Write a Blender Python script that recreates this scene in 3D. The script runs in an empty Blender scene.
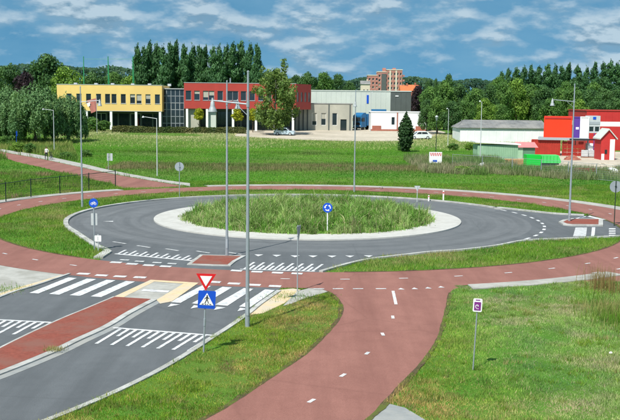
import bpy, math, random
import numpy as np
from mathutils import Vector, Matrix

random.seed(7)
rng = np.random.default_rng(7)
S = bpy.context.scene
COL = S.collection

# ------------------------------------------------------------------ camera
F_PX, PITCH, ROLL, CAM_H = 971.8, 0.11446, 0.01008, 8.472
cam_d = bpy.data.cameras.new('camera')
cam_d.sensor_width = 36.0
cam_d.lens = 36.0 * F_PX / 620.0
cam_d.clip_start = 0.2
cam_d.clip_end = 9000
cam = bpy.data.objects.new('camera', cam_d)
COL.objects.link(cam)
cam.matrix_world = (Matrix.Translation((0, 0, CAM_H)) @ Matrix.Rotation(math.pi/2 - PITCH, 4, 'X')
                    @ Matrix.Rotation(ROLL, 4, 'Z'))
S.camera = cam
S.view_settings.view_transform = 'Standard'
S.view_settings.look = 'None'
S.view_settings.gamma = 1.0
S.view_settings.use_curve_mapping = False
S.view_settings.exposure = 0.40

# ------------------------------------------------------------------ sky and sun
SUN_EL = math.radians(53.5)
SH_AZ = math.radians(60.5)                     # direction in which shadows fall, from +X
sun_dir = Vector((-math.cos(SH_AZ)*math.cos(SUN_EL), -math.sin(SH_AZ)*math.cos(SUN_EL), math.sin(SUN_EL)))
sd = bpy.data.lights.new('sun', 'SUN')
sd.energy = 4.7
sd.angle = math.radians(0.53)
sd.color = (1.0, 0.955, 0.88)
sun = bpy.data.objects.new('sun', sd)
COL.objects.link(sun)
sun.rotation_euler = sun_dir.to_track_quat('Z', 'Y').to_euler()
sun.location = (-40, -60, 80)

W = bpy.data.worlds.new('World')
S.world = W
W.use_nodes = True
nt = W.node_tree
nt.nodes.clear()


def N(t, typ, **kw):
    n = t.nodes.new(typ)
    for k, v in kw.items():
        if k.startswith('i_'):
            n.inputs[int(k[2:])].default_value = v
        else:
            setattr(n, k, v)
    return n


def math_n(t, op, a, b=None, clamp=False):
    n = t.nodes.new('ShaderNodeMath')
    n.operation = op
    n.use_clamp = clamp
    for i, v in enumerate((a, b)):
        if v is None:
            continue
        if isinstance(v, (int, float)):
            n.inputs[i].default_value = v
        else:
            t.links.new(v, n.inputs[i])
    return n.outputs[0]


def ramp(t, fac, stops):
    n = t.nodes.new('ShaderNodeValToRGB')
    e = n.color_ramp.elements
    while len(e) < len(stops):
        e.new(0.5)
    for k, (p, c) in enumerate(stops):
        e[k].position = p
        e[k].color = (*c, 1) if len(c) == 3 else c
    t.links.new(fac, n.inputs[0])
    return n.outputs[0]


def mixc(t, fac, a, b, blend='MIX'):
    n = t.nodes.new('ShaderNodeMix')
    n.data_type = 'RGBA'
    n.blend_type = blend
    for i, v in ((0, fac), (6, a), (7, b)):
        if isinstance(v, (int, float)):
            n.inputs[i].default_value = v
        elif isinstance(v, tuple):
            n.inputs[i].default_value = (*v, 1) if len(v) == 3 else v
        else:
            t.links.new(v, n.inputs[i])
    return n.outputs[2]


tc = N(nt, 'ShaderNodeTexCoord')
sep = N(nt, 'ShaderNodeSeparateXYZ')
nt.links.new(tc.outputs['Generated'], sep.inputs[0])
zc = math_n(nt, 'MAXIMUM', sep.outputs[2], 0.0)
# the clear sky, a little deeper blue towards the horizon than the raw model
zs = math_n(nt, 'ADD', math_n(nt, 'MULTIPLY', zc, 0.75), 0.34)
cmb = N(nt, 'ShaderNodeCombineXYZ')
nt.links.new(sep.outputs[0], cmb.inputs[0])
nt.links.new(sep.outputs[1], cmb.inputs[1])
nt.links.new(zs, cmb.inputs[2])
nrm = N(nt, 'ShaderNodeVectorMath', operation='NORMALIZE')
nt.links.new(cmb.outputs[0], nrm.inputs[0])
sky = N(nt, 'ShaderNodeTexSky')
sky.sky_type = 'NISHITA'
sky.sun_disc = False
sky.sun_elevation = SUN_EL
sky.sun_rotation = math.atan2(sun_dir.x, sun_dir.y)
sky.air_density = 1.0
sky.dust_density = 0.35
sky.ozone_density = 1.6
nt.links.new(nrm.outputs[0], sky.inputs[0])
def noise(t, vec, scale, detail, rough, off=0.0, dist=0.0):
    n = t.nodes.new('ShaderNodeTexNoise')
    n.inputs['Scale'].default_value = scale
    n.inputs['Detail'].default_value = detail
    n.inputs['Roughness'].default_value = rough
    n.inputs['Distortion'].default_value = dist
    if off:
        m = t.nodes.new('ShaderNodeMapping')
        m.inputs[1].default_value = (off, off*0.7, off*0.3)
        t.links.new(vec, m.inputs[0])
        vec = m.outputs[0]
    t.links.new(vec, n.inputs[0])
    return n.outputs[0]


# broken cumulus: flattened cells, bright tops, blue-grey undersides
def cloud_vec(dz):
    m_ = nt.nodes.new('ShaderNodeMapping')
    m_.inputs[1].default_value = (0.31, 0.0, dz)
    m_.inputs[3].default_value = (1.0, 1.0, 2.5)
    nt.links.new(tc.outputs['Generated'], m_.inputs[0])
    return m_.outputs[0]


big = noise(nt, cloud_vec(0.37), 5.5, 5, 0.55)
p1 = noise(nt, cloud_vec(0.0), 18.0, 8, 0.53)
p2 = noise(nt, cloud_vec(0.016), 18.0, 8, 0.53)
fade = ramp(nt, sep.outputs[2], [(0.008, (0.0,)*3), (0.055, (0.72,)*3), (0.10, (1, 1, 1))])
dens = math_n(nt, 'ADD', p1, math_n(nt, 'MULTIPLY', math_n(nt, 'SUBTRACT', big, 0.5), 0.55))
cover = ramp(nt, math_n(nt, 'ADD', dens, math_n(nt, 'MULTIPLY', math_n(nt, 'SUBTRACT', fade, 1.0), 0.10)), [(0.375, (0, 0, 0)), (0.585, (1, 1, 1))])
lit = ramp(nt, math_n(nt, 'ADD', math_n(nt, 'MULTIPLY', math_n(nt, 'SUBTRACT', p1, p2), 4.0), 0.5), [(0.30, (0, 0, 0)), (0.72, (1, 1, 1))])
core = ramp(nt, dens, [(0.48, (0, 0, 0)), (0.66, (1, 1, 1))])
skyc = mixc(nt, 1.0, sky.outputs[0], (0.66, 1.19, 1.17), 'MULTIPLY')
veil = noise(nt, cloud_vec(0.9), 8.0, 6, 0.6)
c1 = mixc(nt, math_n(nt, 'MULTIPLY', ramp(nt, veil, [(0.36, (0, 0, 0)), (0.7, (1, 1, 1))]), 0.42), skyc, (2.2, 4.2, 5.7))
shade = mixc(nt, core, (2.6, 4.0, 5.2), (1.55, 2.7, 3.7))
cloud = mixc(nt, lit, shade, (5.4, 6.5, 7.2))
c3 = mixc(nt, math_n(nt, 'MULTIPLY', cover, 0.72), c1, cloud)
bgn = N(nt, 'ShaderNodeBackground')
bgn.inputs[1].default_value = 0.085
nt.links.new(c3, bgn.inputs[0])
wo = N(nt, 'ShaderNodeOutputWorld')
nt.links.new(bgn.outputs[0], wo.inputs[0])

# ------------------------------------------------------------------ photo pixel -> place
CP, SP, CR, SR = math.cos(PITCH), math.sin(PITCH), math.cos(ROLL), math.sin(ROLL)


def ray(px, py):
    a, b = px - 310, py - 210
    u, v = a*CR + b*SR, -a*SR + b*CR
    xc, yc = u/F_PX, -v/F_PX
    return xc, CP + yc*SP, -SP + yc*CP


def terrain(Y):
    t = np.clip((np.asarray(Y, float) - 160)/60, 0, 1)
    return 1.2*t*t*(3 - 2*t)


def at(px, py, z=None):
    """where the line of sight meets the ground (or the height z)"""
    x, y, zz = ray(px, py)
    h = 0.0 if z is None else z
    for _ in range(12):
        t = (h - CAM_H)/zz
        if z is None:
            h = 0.5*h + 0.5*float(terrain(y*t))
    return Vector((x*t, y*t, h))


def pd(px, py, Y):
    x, y, z = ray(px, py)
    return Vector((x*Y/y, Y, CAM_H + z*Y/y))


def span(x0, y0, x1, y1, Y):
    """metres covered by a pixel box on the upright plane at depth Y: x0, x1, z0, z1"""
    return (pd(x0, (y0+y1)/2, Y).x, pd(x1, (y0+y1)/2, Y).x, pd((x0+x1)/2, y1, Y).z, pd((x0+x1)/2, y0, Y).z)


def TZ(Y):
    return float(terrain(Y))


# ------------------------------------------------------------------ materials
def mat(name, col, rough=0.8, var=0.12, scale=4.0, spec=0.3, bump=0.0, col2=None, metal=0.0, scale2=None, thr=(0.42, 0.62), bscale=None):
    m = bpy.data.materials.new(name)
    m.use_nodes = True
    t = m.node_tree
    b = t.nodes['Principled BSDF']
    tcn = N(t, 'ShaderNodeTexCoord')
    v = tcn.outputs['Object']
    nz = noise(t, v, scale, 6, 0.62)
    lo = tuple(c*(1 - var) for c in col)
    hi = tuple(min(1, c*(1 + var)) for c in col)
    c = ramp(t, nz, [(0.3, lo), (0.7, hi)])
    if col2 is not None:
        n2_ = noise(t, v, scale2 or scale*0.2, 5, 0.6, off=3.0)
        f = ramp(t, n2_, [(thr[0], (0, 0, 0)), (thr[1], (1, 1, 1))])
        c = mixc(t, f, c, tuple(col2))
    t.links.new(c, b.inputs['Base Color'])
    b.inputs['Roughness'].default_value = rough
    b.inputs['Specular IOR Level'].default_value = spec
    b.inputs['Metallic'].default_value = metal
    if bump:
        bn = N(t, 'ShaderNodeBump')
        bn.inputs['Strength'].default_value = bump
        bn.inputs['Distance'].default_value = 0.02
        t.links.new(noise(t, v, bscale or scale*8, 3, 0.6), bn.inputs['Height'])
        t.links.new(bn.outputs[0], b.inputs['Normal'])
    return m


def leafmat(name, trans=0.3, mul=(1, 1, 1)):
    m = bpy.data.materials.new(name)
    m.use_nodes = True
    t = m.node_tree
    t.nodes.clear()
    a = N(t, 'ShaderNodeAttribute', attribute_name='Col')
    c = mixc(t, 1.0, a.outputs[0], tuple(mul), 'MULTIPLY')
    d = N(t, 'ShaderNodeBsdfPrincipled')
    d.inputs['Roughness'].default_value = 0.6
    d.inputs['Specular IOR Level'].default_value = 0.22
    tr = N(t, 'ShaderNodeBsdfTranslucent')
    t.links.new(c, d.inputs['Base Color'])
    t.links.new(mixc(t, 1.0, c, (1.15, 1.2, 0.6), 'MULTIPLY'), tr.inputs[0])
    mx = N(t, 'ShaderNodeMixShader')
    mx.inputs[0].default_value = trans
    t.links.new(d.outputs[0], mx.inputs[1])
    t.links.new(tr.outputs[0], mx.inputs[2])
    o = N(t, 'ShaderNodeOutputMaterial')
    t.links.new(mx.outputs[0], o.inputs[0])
    return m


def noise_col(t, v, sc):
    n = t.nodes.new('ShaderNodeTexNoise')
    n.inputs['Scale'].default_value = sc
    n.inputs['Detail'].default_value = 5
    t.links.new(v, n.inputs[0])
    return n.outputs[1]


def asphalt_mat(name, col, col2, ring=False):
    m = bpy.data.materials.new(name)
    m.use_nodes = True
    t = m.node_tree
    b = t.nodes['Principled BSDF']
    v = N(t, 'ShaderNodeTexCoord').outputs['Object']
    big = noise(t, v, 0.16, 5, 0.6)
    mid = noise(t, v, 1.1, 5, 0.65, off=4)
    fine = noise(t, v, 38, 3, 0.7, off=9)
    c = ramp(t, big, [(0.32, col), (0.68, col2)])
    c = mixc(t, 0.55, c, ramp(t, mid, [(0.3, tuple(x*0.80 for x in col)), (0.7, tuple(x*1.18 for x in col2))]))
    c = mixc(t, 0.45, c, ramp(t, fine, [(0.3, tuple(x*0.55 for x in col)), (0.7, tuple(x*1.45 for x in col2))]))
    speck = noise(t, v, 9.0, 6, 0.75, off=21)
    c = mixc(t, ramp(t, speck, [(0.60, (0, 0, 0)), (0.74, (0.5,)*3)]), c, tuple(x*0.6 for x in col))
    c = mixc(t, ramp(t, noise(t, v, 6.0, 6, 0.75, off=33), [(0.62, (0, 0, 0)), (0.76, (0.45,)*3)]), c, tuple(min(1, x*1.35) for x in col2))
    # fine cracks and construction seams
    vo = N(t, 'ShaderNodeTexVoronoi')
    vo.feature = 'DISTANCE_TO_EDGE'
    vo.inputs['Scale'].default_value = 0.16
    wv = mixc(t, 0.12, v, noise_col(t, v, 1.2))
    t.links.new(wv, vo.inputs['Vector'])
    crack = ramp(t, vo.outputs[0], [(0.0, (0.20,)*3), (0.010, (0, 0, 0))])
    c = mixc(t, crack, c, tuple(x*0.5 for x in col))
    if ring:
        # tyre-worn bands that follow the carriageway
        mp = N(t, 'ShaderNodeMapping')
        mp.inputs[1].default_value = (0.17, -68.39, 0)
        t.links.new(v, mp.inputs[0])
        sx = N(t, 'ShaderNodeSeparateXYZ')
        t.links.new(mp.outputs[0], sx.inputs[0])
        rad = math_n(t, 'SQRT', math_n(t, 'ADD', math_n(t, 'MULTIPLY', sx.outputs[0], sx.outputs[0]), math_n(t, 'MULTIPLY', sx.outputs[1], sx.outputs[1])))
        angn = math_n(t, 'ARCTAN2', sx.outputs[1], sx.outputs[0])
        cb = N(t, 'ShaderNodeCombineXYZ')
        t.links.new(math_n(t, 'MULTIPLY', rad, 1.25), cb.inputs[0])
        t.links.new(math_n(t, 'MULTIPLY', angn, 0.9), cb.inputs[1])
        bands = noise(t, cb.outputs[0], 1.0, 4, 0.6)
        c = mixc(t, ramp(t, bands, [(0.40, (0, 0, 0)), (0.70, (0.55,)*3)]), c, tuple(x*0.62 for x in col))
    else:
        mp = N(t, 'ShaderNodeMapping')
        mp.inputs[2].default_value = (0, 0, 0.22)
        mp.inputs[3].default_value = (0.9, 0.07, 1)
        t.links.new(v, mp.inputs[0])
        c = mixc(t, ramp(t, noise(t, mp.outputs[0], 1.0, 4, 0.6), [(0.40, (0, 0, 0)), (0.68, (0.55,)*3)]), c, tuple(x*0.70 for x in col))
    t.links.new(c, b.inputs['Base Color'])
    b.inputs['Roughness'].default_value = 0.88
    b.inputs['Specular IOR Level'].default_value = 0.25
    bn = N(t, 'ShaderNodeBump')
    bn.inputs['Strength'].default_value = 0.35
    bn.inputs['Distance'].default_value = 0.01
    t.links.new(fine, bn.inputs['Height'])
    t.links.new(bn.outputs[0], b.inputs['Normal'])
    return m


M = {}
M['asphalt'] = asphalt_mat('asphalt', (0.110, 0.121, 0.130), (0.152, 0.160, 0.166), ring=True)
M['leg'] = asphalt_mat('leg_asphalt', (0.096, 0.106, 0.114), (0.126, 0.136, 0.144))
M['red'] = asphalt_mat('red_asphalt', (0.235, 0.100, 0.080), (0.278, 0.132, 0.106))
M['paint'] = mat('road_paint', (0.62, 0.63, 0.635), 0.7, 0.06, 9, 0.3, col2=(0.33, 0.34, 0.35), scale2=4.5, thr=(0.46, 0.70))
M['paint_worn'] = mat('worn_paint', (0.50, 0.51, 0.51), 0.7, 0.1, 9, 0.3, col2=(0.25, 0.26, 0.27), scale2=5.0, thr=(0.5, 0.7))
M['kerb'] = mat('kerb_concrete', (0.44, 0.44, 0.42), 0.85, 0.15, 3, bump=0.2, col2=(0.30, 0.30, 0.28), scale2=0.9)
M['apron'] = mat('apron_concrete', (0.47, 0.465, 0.435), 0.85, 0.08, 2.5, bump=0.2, col2=(0.38, 0.37, 0.34), scale2=0.8, thr=(0.5, 0.75))
M['pave'] = mat('concrete_paving', (0.38, 0.375, 0.345), 0.9, 0.12, 3, bump=0.2, col2=(0.29, 0.285, 0.255), scale2=0.9)
M['pave_grey'] = mat('grey_concrete_paving', (0.25, 0.265, 0.265), 0.9, 0.12, 3, bump=0.2, col2=(0.31, 0.31, 0.29), scale2=0.9)
M['pave_tan'] = mat('tan_paving', (0.60, 0.46, 0.28), 0.9, 0.14, 4, bump=0.2, col2=(0.52, 0.45, 0.34), scale2=1.2)
M['brickpave'] = mat('brick_paving', (0.225, 0.062, 0.042), 0.9, 0.22, 9, bump=0.4, col2=(0.21, 0.088, 0.066), scale2=0.8)
M['soil'] = mat('grass_ground', (0.062, 0.165, 0.018), 0.95, 0.3, 0.7, 0.1, bump=0.6, col2=(0.105, 0.165, 0.03), scale2=0.08, bscale=9)
M['gravel'] = mat('gravel', (0.47, 0.42, 0.34), 0.95, 0.18, 1.4, 0.1, bump=0.5, col2=(0.38, 0.34, 0.27), scale2=0.12)
M['galv'] = mat('galvanised_steel', (0.34, 0.38, 0.41), 0.45, 0.08, 3, 0.5, metal=0.35)
M['shade'] = mat('grey_lamp_metal', (0.33, 0.36, 0.37), 0.5, 0.06, 3, 0.4, metal=0.1)
M['galvlight'] = mat('pale_grey_metal', (0.50, 0.53, 0.54), 0.45, 0.06, 3, 0.5, metal=0.1)
M['darkmetal'] = mat('dark_green_metal', (0.018, 0.035, 0.025), 0.5, 0.1, 3, 0.4)
M['signback'] = mat('sign_back', (0.33, 0.37, 0.40), 0.5, 0.08, 3, 0.4)
M['white'] = mat('white_paint', (0.80, 0.80, 0.79), 0.55, 0.05, 1.5, 0.4)
M['signred'] = mat('sign_red', (0.62, 0.01, 0.015), 0.4, 0.05, 3, 0.5)
M['signblue'] = mat('sign_blue', (0.006, 0.075, 0.52), 0.4, 0.06, 3, 0.5)
M['black'] = mat('black_paint', (0.012, 0.012, 0.014), 0.5, 0.1, 3, 0.4)
M['purple'] = mat('sign_purple', (0.20, 0.03, 0.22), 0.5, 0.08, 3, 0.4)
M['yellow'] = mat('yellow_cladding', (0.76, 0.54, 0.175), 0.6, 0.05, 0.6, 0.3, col2=(0.72, 0.50, 0.17), scale2=0.15)
M['redclad'] = mat('red_cladding', (0.41, 0.052, 0.040), 0.6, 0.08, 0.6, 0.3, col2=(0.37, 0.052, 0.042), scale2=0.15)
M['darkred'] = mat('dark_red_cladding', (0.34, 0.02, 0.03), 0.6, 0.1, 0.6, 0.3)
M['beige'] = mat('beige_wall', (0.43, 0.42, 0.35), 0.8, 0.08, 0.8, 0.2, col2=(0.36, 0.355, 0.30), scale2=0.2)
M['palewall'] = mat('pale_metal_cladding', (0.56, 0.60, 0.55), 0.6, 0.05, 0.5, 0.3, col2=(0.50, 0.54, 0.50), scale2=0.12)
M['darkclad'] = mat('dark_grey_cladding', (0.09, 0.105, 0.10), 0.6, 0.1, 0.5, 0.3)
M['whitewall'] = mat('white_wall', (0.78, 0.79, 0.79), 0.7, 0.05, 0.8, 0.2, col2=(0.68, 0.70, 0.70), scale2=0.25, thr=(0.52, 0.72))
M['greyroof'] = mat('grey_roof', (0.17, 0.175, 0.175), 0.8, 0.25, 0.8, 0.2, col2=(0.26, 0.255, 0.24), scale2=0.3)
M['brick'] = mat('brick_wall', (0.33, 0.12, 0.085), 0.85, 0.15, 1.2, 0.2)
M['farbrick'] = mat('far_brick', (0.40, 0.19, 0.155), 0.85, 0.1, 0.3, 0.2)
M['cream'] = mat('cream_panel', (0.60, 0.53, 0.42), 0.8, 0.06, 0.4, 0.2)
M['orange'] = mat('orange_cladding', (0.74, 0.040, 0.008), 0.5, 0.05, 0.7, 0.35, col2=(0.68, 0.040, 0.010), scale2=0.25)
M['redbright'] = mat('bright_red_paint', (0.47, 0.032, 0.030), 0.55, 0.1, 0.8, 0.3)
M['rustred'] = mat('red_container_paint', (0.36, 0.030, 0.018), 0.6, 0.16, 1.2, 0.3)
M['pinkroof'] = mat('faded_red_roof', (0.55, 0.20, 0.20), 0.8, 0.1, 1.0, 0.2)
M['violet'] = mat('violet_cladding', (0.095, 0.04, 0.27), 0.5, 0.08, 1, 0.3)
M['palegreen'] = mat('pale_green_boards', (0.30, 0.47, 0.31), 0.7, 0.12, 1.0, 0.3, col2=(0.24, 0.40, 0.26), scale2=0.4)
M['midgreen'] = mat('dull_green_paint', (0.10, 0.20, 0.13), 0.7, 0.12, 1.0, 0.3)
M['lime'] = mat('bright_green_paint', (0.01, 0.52, 0.05), 0.5, 0.06, 1.0, 0.3)
M['limelight'] = mat('light_green_sheet', (0.08, 0.58, 0.14), 0.5, 0.08, 1.0, 0.3)
M['timber'] = mat('raw_timber', (0.52, 0.31, 0.15), 0.8, 0.2, 3, 0.2)
M['brownwood'] = mat('brown_timber', (0.20, 0.075, 0.045), 0.8, 0.25, 3, 0.2)
M['rooftile'] = mat('orange_roof_tiles', (0.50, 0.15, 0.06), 0.8, 0.12, 1.0, 0.2)
M['bark'] = mat('bark', (0.10, 0.075, 0.05), 0.9, 0.3, 3, 0.1)
M['palebark'] = mat('pale_bark', (0.33, 0.31, 0.27), 0.9, 0.4, 2, 0.1)
M['skin'] = mat('skin', (0.42, 0.24, 0.17), 0.6, 0.05, 3)
M['hair'] = mat('brown_hair', (0.06, 0.035, 0.02), 0.7, 0.2, 9)
M['shirt'] = mat('white_shirt', (0.66, 0.66, 0.66), 0.85, 0.08, 6)
M['jeans'] = mat('dark_trousers', (0.02, 0.022, 0.03), 0.85, 0.15, 6)
M['rubber'] = mat('rubber', (0.02, 0.02, 0.02), 0.8, 0.1, 6)
M['truckblue'] = mat('blue_truck_paint', (0.015, 0.13, 0.30), 0.35, 0.05, 2, 0.5)
M['carpale'] = mat('pale_blue_car_paint', (0.42, 0.52, 0.58), 0.3, 0.03, 2, 0.5)
M['carwhite'] = mat('white_car_paint', (0.75, 0.76, 0.77), 0.3, 0.03, 2, 0.5)
M['netgreen'] = mat('green_mast_paint', (0.035, 0.26, 0.10), 0.5, 0.1, 1, 0.4)
M['flag'] = mat('red_cloth', (0.48, 0.19, 0.16), 0.9, 0.15, 1, 0.1)
g = bpy.data.materials.new('dark_window_glass')
g.use_nodes = True
b_ = g.node_tree.nodes['Principled BSDF']
b_.inputs['Base Color'].default_value = (0.02, 0.03, 0.037, 1)
b_.inputs['Roughness'].default_value = 0.08
b_.inputs['Specular IOR Level'].default_value = 0.6
M['glass'] = g
g2 = bpy.data.materials.new('lamp_glass')
g2.use_nodes = True
g2.node_tree.nodes['Principled BSDF'].inputs['Base Color'].default_value = (0.75, 0.75, 0.72, 1)
M['lampglass'] = g2
M['leaf'] = leafmat('leaf', 0.28)
M['blade'] = leafmat('grass_blade', 0.32)


# ------------------------------------------------------------------ mesh helpers
class MB:
    def __init__(s):
        s.v = []
        s.f = []

    def add(s, vs, fs):
        o = len(s.v)
        s.v += [tuple(p) for p in vs]
        s.f += [tuple(i + o for i in f) for f in fs]
        return s

    def box(s, x0, x1, y0, y1, z0, z1):
        return s.add([(x0, y0, z0), (x1, y0, z0), (x1, y1, z0), (x0, y1, z0), (x0, y0, z1), (x1, y0, z1), (x1, y1, z1), (x0, y1, z1)],
                     [(0, 3, 2, 1), (4, 5, 6, 7), (0, 1, 5, 4), (1, 2, 6, 5), (2, 3, 7, 6), (3, 0, 4, 7)])

    def prism(s, poly, z0, z1):
        a = sum(poly[i][0]*poly[(i+1) % len(poly)][1] - poly[(i+1) % len(poly)][0]*poly[i][1] for i in range(len(poly)))
        if a < 0:
            poly = poly[::-1]
        n = len(poly)
        vs = [(p[0], p[1], z0) for p in poly] + [(p[0], p[1], z1) for p in poly]
        fs = [tuple(range(n))[::-1], tuple(range(n, 2*n))] + [(i, (i+1) % n, n + (i+1) % n, n + i) for i in range(n)]
        return s.add(vs, fs)

    def sheet(s, poly, z):
        a = sum(poly[i][0]*poly[(i+1) % len(poly)][1] - poly[(i+1) % len(poly)][0]*poly[i][1] for i in range(len(poly)))
        if a < 0:
            poly = poly[::-1]
        return s.add([(p[0], p[1], z) for p in poly], [tuple(range(len(poly)))])

    def cyl(s, p0, p1, r0, r1=None, n=10, cap=True):
        r1 = r0 if r1 is None else r1
        p0, p1 = Vector(p0), Vector(p1)
        d = (p1 - p0).normalized()
        a = d.orthogonal().normalized()
        b = d.cross(a)
        vs = []
        for p, r in ((p0, r0), (p1, r1)):
            for k in range(n):
                t = 2*math.pi*k/n
                vs.append(p + a*(r*math.cos(t)) + b*(r*math.sin(t)))
        fs = [(k, (k+1) % n, n + (k+1) % n, n + k) for k in range(n)]
        if cap:
            fs += [tuple(range(n))[::-1], tuple(range(n, 2*n))]
        return s.add(vs, fs)

    def lathe(s, prof, c=(0, 0, 0), n=14):
        vs, fs = [], []
        for r, z in prof:
            for k in range(n):
                t = 2*math.pi*k/n
                vs.append((c[0] + r*math.cos(t), c[1] + r*math.sin(t), c[2] + z))
        for j in range(len(prof) - 1):
            for k in range(n):
                fs.append((j*n + k, j*n + (k+1) % n, (j+1)*n + (k+1) % n, (j+1)*n + k))
        return s.add(vs, fs)

    def tube(s, pts, r, n=8):
        for a, b in zip(pts[:-1], pts[1:]):
            s.cyl(a, b, r, r, n)
        return s

    def build(s, name, m, parent=None, smooth=False, bevel=0):
        me = bpy.data.meshes.new(name)
        me.from_pydata(s.v, [], s.f)
        me.materials.append(M[m] if isinstance(m, str) else m)
        if smooth:
            me.polygons.foreach_set('use_smooth', [True]*len(me.polygons))
        me.update()
        o = bpy.data.objects.new(name, me)
        COL.objects.link(o)
        if parent is not None:
            o.parent = parent
        if bevel:
            bm = o.modifiers.new('bevel', 'BEVEL')
            bm.width = bevel
            bm.segments = 2
            bm.limit_method = 'ANGLE'
        return o


def tag(o, label=None, cat=None, group=None, kind=None):
    if label:
        o['label'] = label
    if cat:
        o['category'] = cat
    if group:
        o['group'] = group
    if kind:
        o['kind'] = kind
    return o


def thing(name, label, cat, loc=(0, 0, 0), rotz=0.0, group=None):
    o = bpy.data.objects.new(name, None)
    o.empty_display_size = 0.3
    COL.objects.link(o)
    o.location = loc
    o.rotation_euler = (0, 0, rotz)
    return tag(o, label, cat, group)


def instance(name, me, parent, loc=(0, 0, 0), rotz=0.0, scale=(1, 1, 1)):
    o = bpy.data.objects.new(name, me)
    COL.objects.link(o)
    o.parent = parent
    o.location = loc
    o.rotation_euler = (0, 0, rotz)
    o.scale = scale
    return o


def np_mesh(name, V, Fc, cols, m):
    """V (n,3), Fc (m,k), cols (n,3)"""
    me = bpy.data.meshes.new(name)
    n, (mm, k) = len(V), Fc.shape
    me.vertices.add(n)
    me.vertices.foreach_set('co', V.astype(np.float32).ravel())
    me.loops.add(mm*k)
    me.loops.foreach_set('vertex_index', Fc.astype(np.int32).ravel())
    me.polygons.add(mm)
    me.polygons.foreach_set('loop_start', np.arange(0, mm*k, k, dtype=np.int32))
    me.update(calc_edges=True)
    a = me.color_attributes.new('Col', 'FLOAT_COLOR', 'POINT')
    c = np.ones((n, 4), np.float32)
    c[:, :3] = cols
    a.data.foreach_set('color', c.ravel())
    me.materials.append(M[m])
    return me


def link_mesh(name, me, parent=None):
    o = bpy.data.objects.new(name, me)
    COL.objects.link(o)
    o.parent = parent
    return o


def vnoise(x, y, seed=0):
    def h(i, j):
        v = np.sin(i*127.1 + j*311.7 + seed*74.7)*43758.5453
        return v - np.floor(v)
    i, j = np.floor(x), np.floor(y)
    fx, fy = x - i, y - j
    fx, fy = fx*fx*(3 - 2*fx), fy*fy*(3 - 2*fy)
    return (h(i, j)*(1-fx) + h(i+1, j)*fx)*(1-fy) + (h(i, j+1)*(1-fx) + h(i+1, j+1)*fx)*fy


def fbm(x, y, seed=0):
    return 0.5*vnoise(x, y, seed) + 0.3*vnoise(x*2.1, y*2.1, seed+1) + 0.2*vnoise(x*4.3, y*4.3, seed+2)


def smooth_line(pts, sub=6):
    P = [Vector((p[0], p[1])) for p in pts]
    out = []
    for i in range(len(P) - 1):
        p0, p1, p2, p3 = P[max(i-1, 0)], P[i], P[i+1], P[min(i+2, len(P)-1)]
        for k in range(sub):
            t = k/sub
            out.append(0.5*((2*p1) + (p2-p0)*t + (2*p0-5*p1+4*p2-p3)*t*t + (3*p1-p0-3*p2+p3)*t*t*t))
    out.append(P[-1])
    return out


def gpx(pts):
    return [at(x, y).xy for x, y in pts]


def offset_line(pts, d):
    out = []
    for i, p in enumerate(pts):
        a, b = pts[max(i-1, 0)], pts[min(i+1, len(pts)-1)]
        t = (b - a).normalized()
        out.append(p + Vector((-t.y, t.x))*d)
    return out


def strip(mb, a, b, z0, z1=None):
    """a band between two lines with equal point counts; with z1 a solid"""
    n = len(a)
    if z1 is None:
        mb.add([(p.x, p.y, z0) for p in a] + [(p.x, p.y, z0) for p in b], [(i, i+1, n+i+1, n+i) for i in range(n-1)])
    else:
        vs = [(p.x, p.y, z) for z in (z0, z1) for l in (a, b) for p in l]
        fs = []
        for i in range(n-1):
            fs += [(2*n+i, 2*n+i+1, 3*n+i+1, 3*n+i), (i, i+1, 2*n+i+1, 2*n+i), (n+i, 3*n+i, 3*n+i+1, n+i+1)]
        fs += [(0, 2*n, 3*n, n), (n-1, 2*n-1, 4*n-1, 3*n-1)]
        mb.add(vs, fs)
    return mb


C0 = Vector((-0.17, 68.39))        # centre of the roundabout
R_OUT, R_AP, R_VEG = 16.5, 10.77, 8.75
P_IN, P_OUT = 21.45, 25.5          # ring cycle path


def pol(r, deg):
    return Vector((C0.x + r*math.cos(math.radians(deg)), C0.y + r*math.sin(math.radians(deg))))


def arc(r, a0, a1, n=None):
    n = n or max(8, int(abs(a1 - a0)/2.5))
    return [pol(r, a0 + (a1 - a0)*i/n) for i in range(n+1)]


# ------------------------------------------------------------------ ground
gy = [-60, 0, 20, 60, 100, 150] + list(range(160, 222, 3)) + [260, 400, 800, 2000, 5000]
gx = [-4000, -600, -150, -50, 0, 50, 150, 600, 4000]
mb = MB()
mb.add([(x, y, TZ(y)) for y in gy for x in gx],
       [(j*len(gx)+i, j*len(gx)+i+1, (j+1)*len(gx)+i+1, (j+1)*len(gx)+i) for j in range(len(gy)-1) for i in range(len(gx)-1)])
ground = tag(mb.build('ground', 'soil', smooth=True), kind='structure', label='green grassy ground around the roundabout')

HARD = []          # outlines without grass (lists of Vectors)


def sheet(name, poly, z, m, label=None, hard=True, parent=None):
    o = MB().sheet([tuple(p) for p in poly], z).build(name, m, parent)
    if parent is None:
        tag(o, label, kind='structure')
    if hard:
        HARD.append(np.array([(p[0], p[1]) for p in poly]))
    return o


ring = sheet('roundabout_road', arc(R_OUT, 0, 360, 144)[:-1], 0.006, 'asphalt', 'grey asphalt carriageway ringing the planted island', hard=False)

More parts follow.
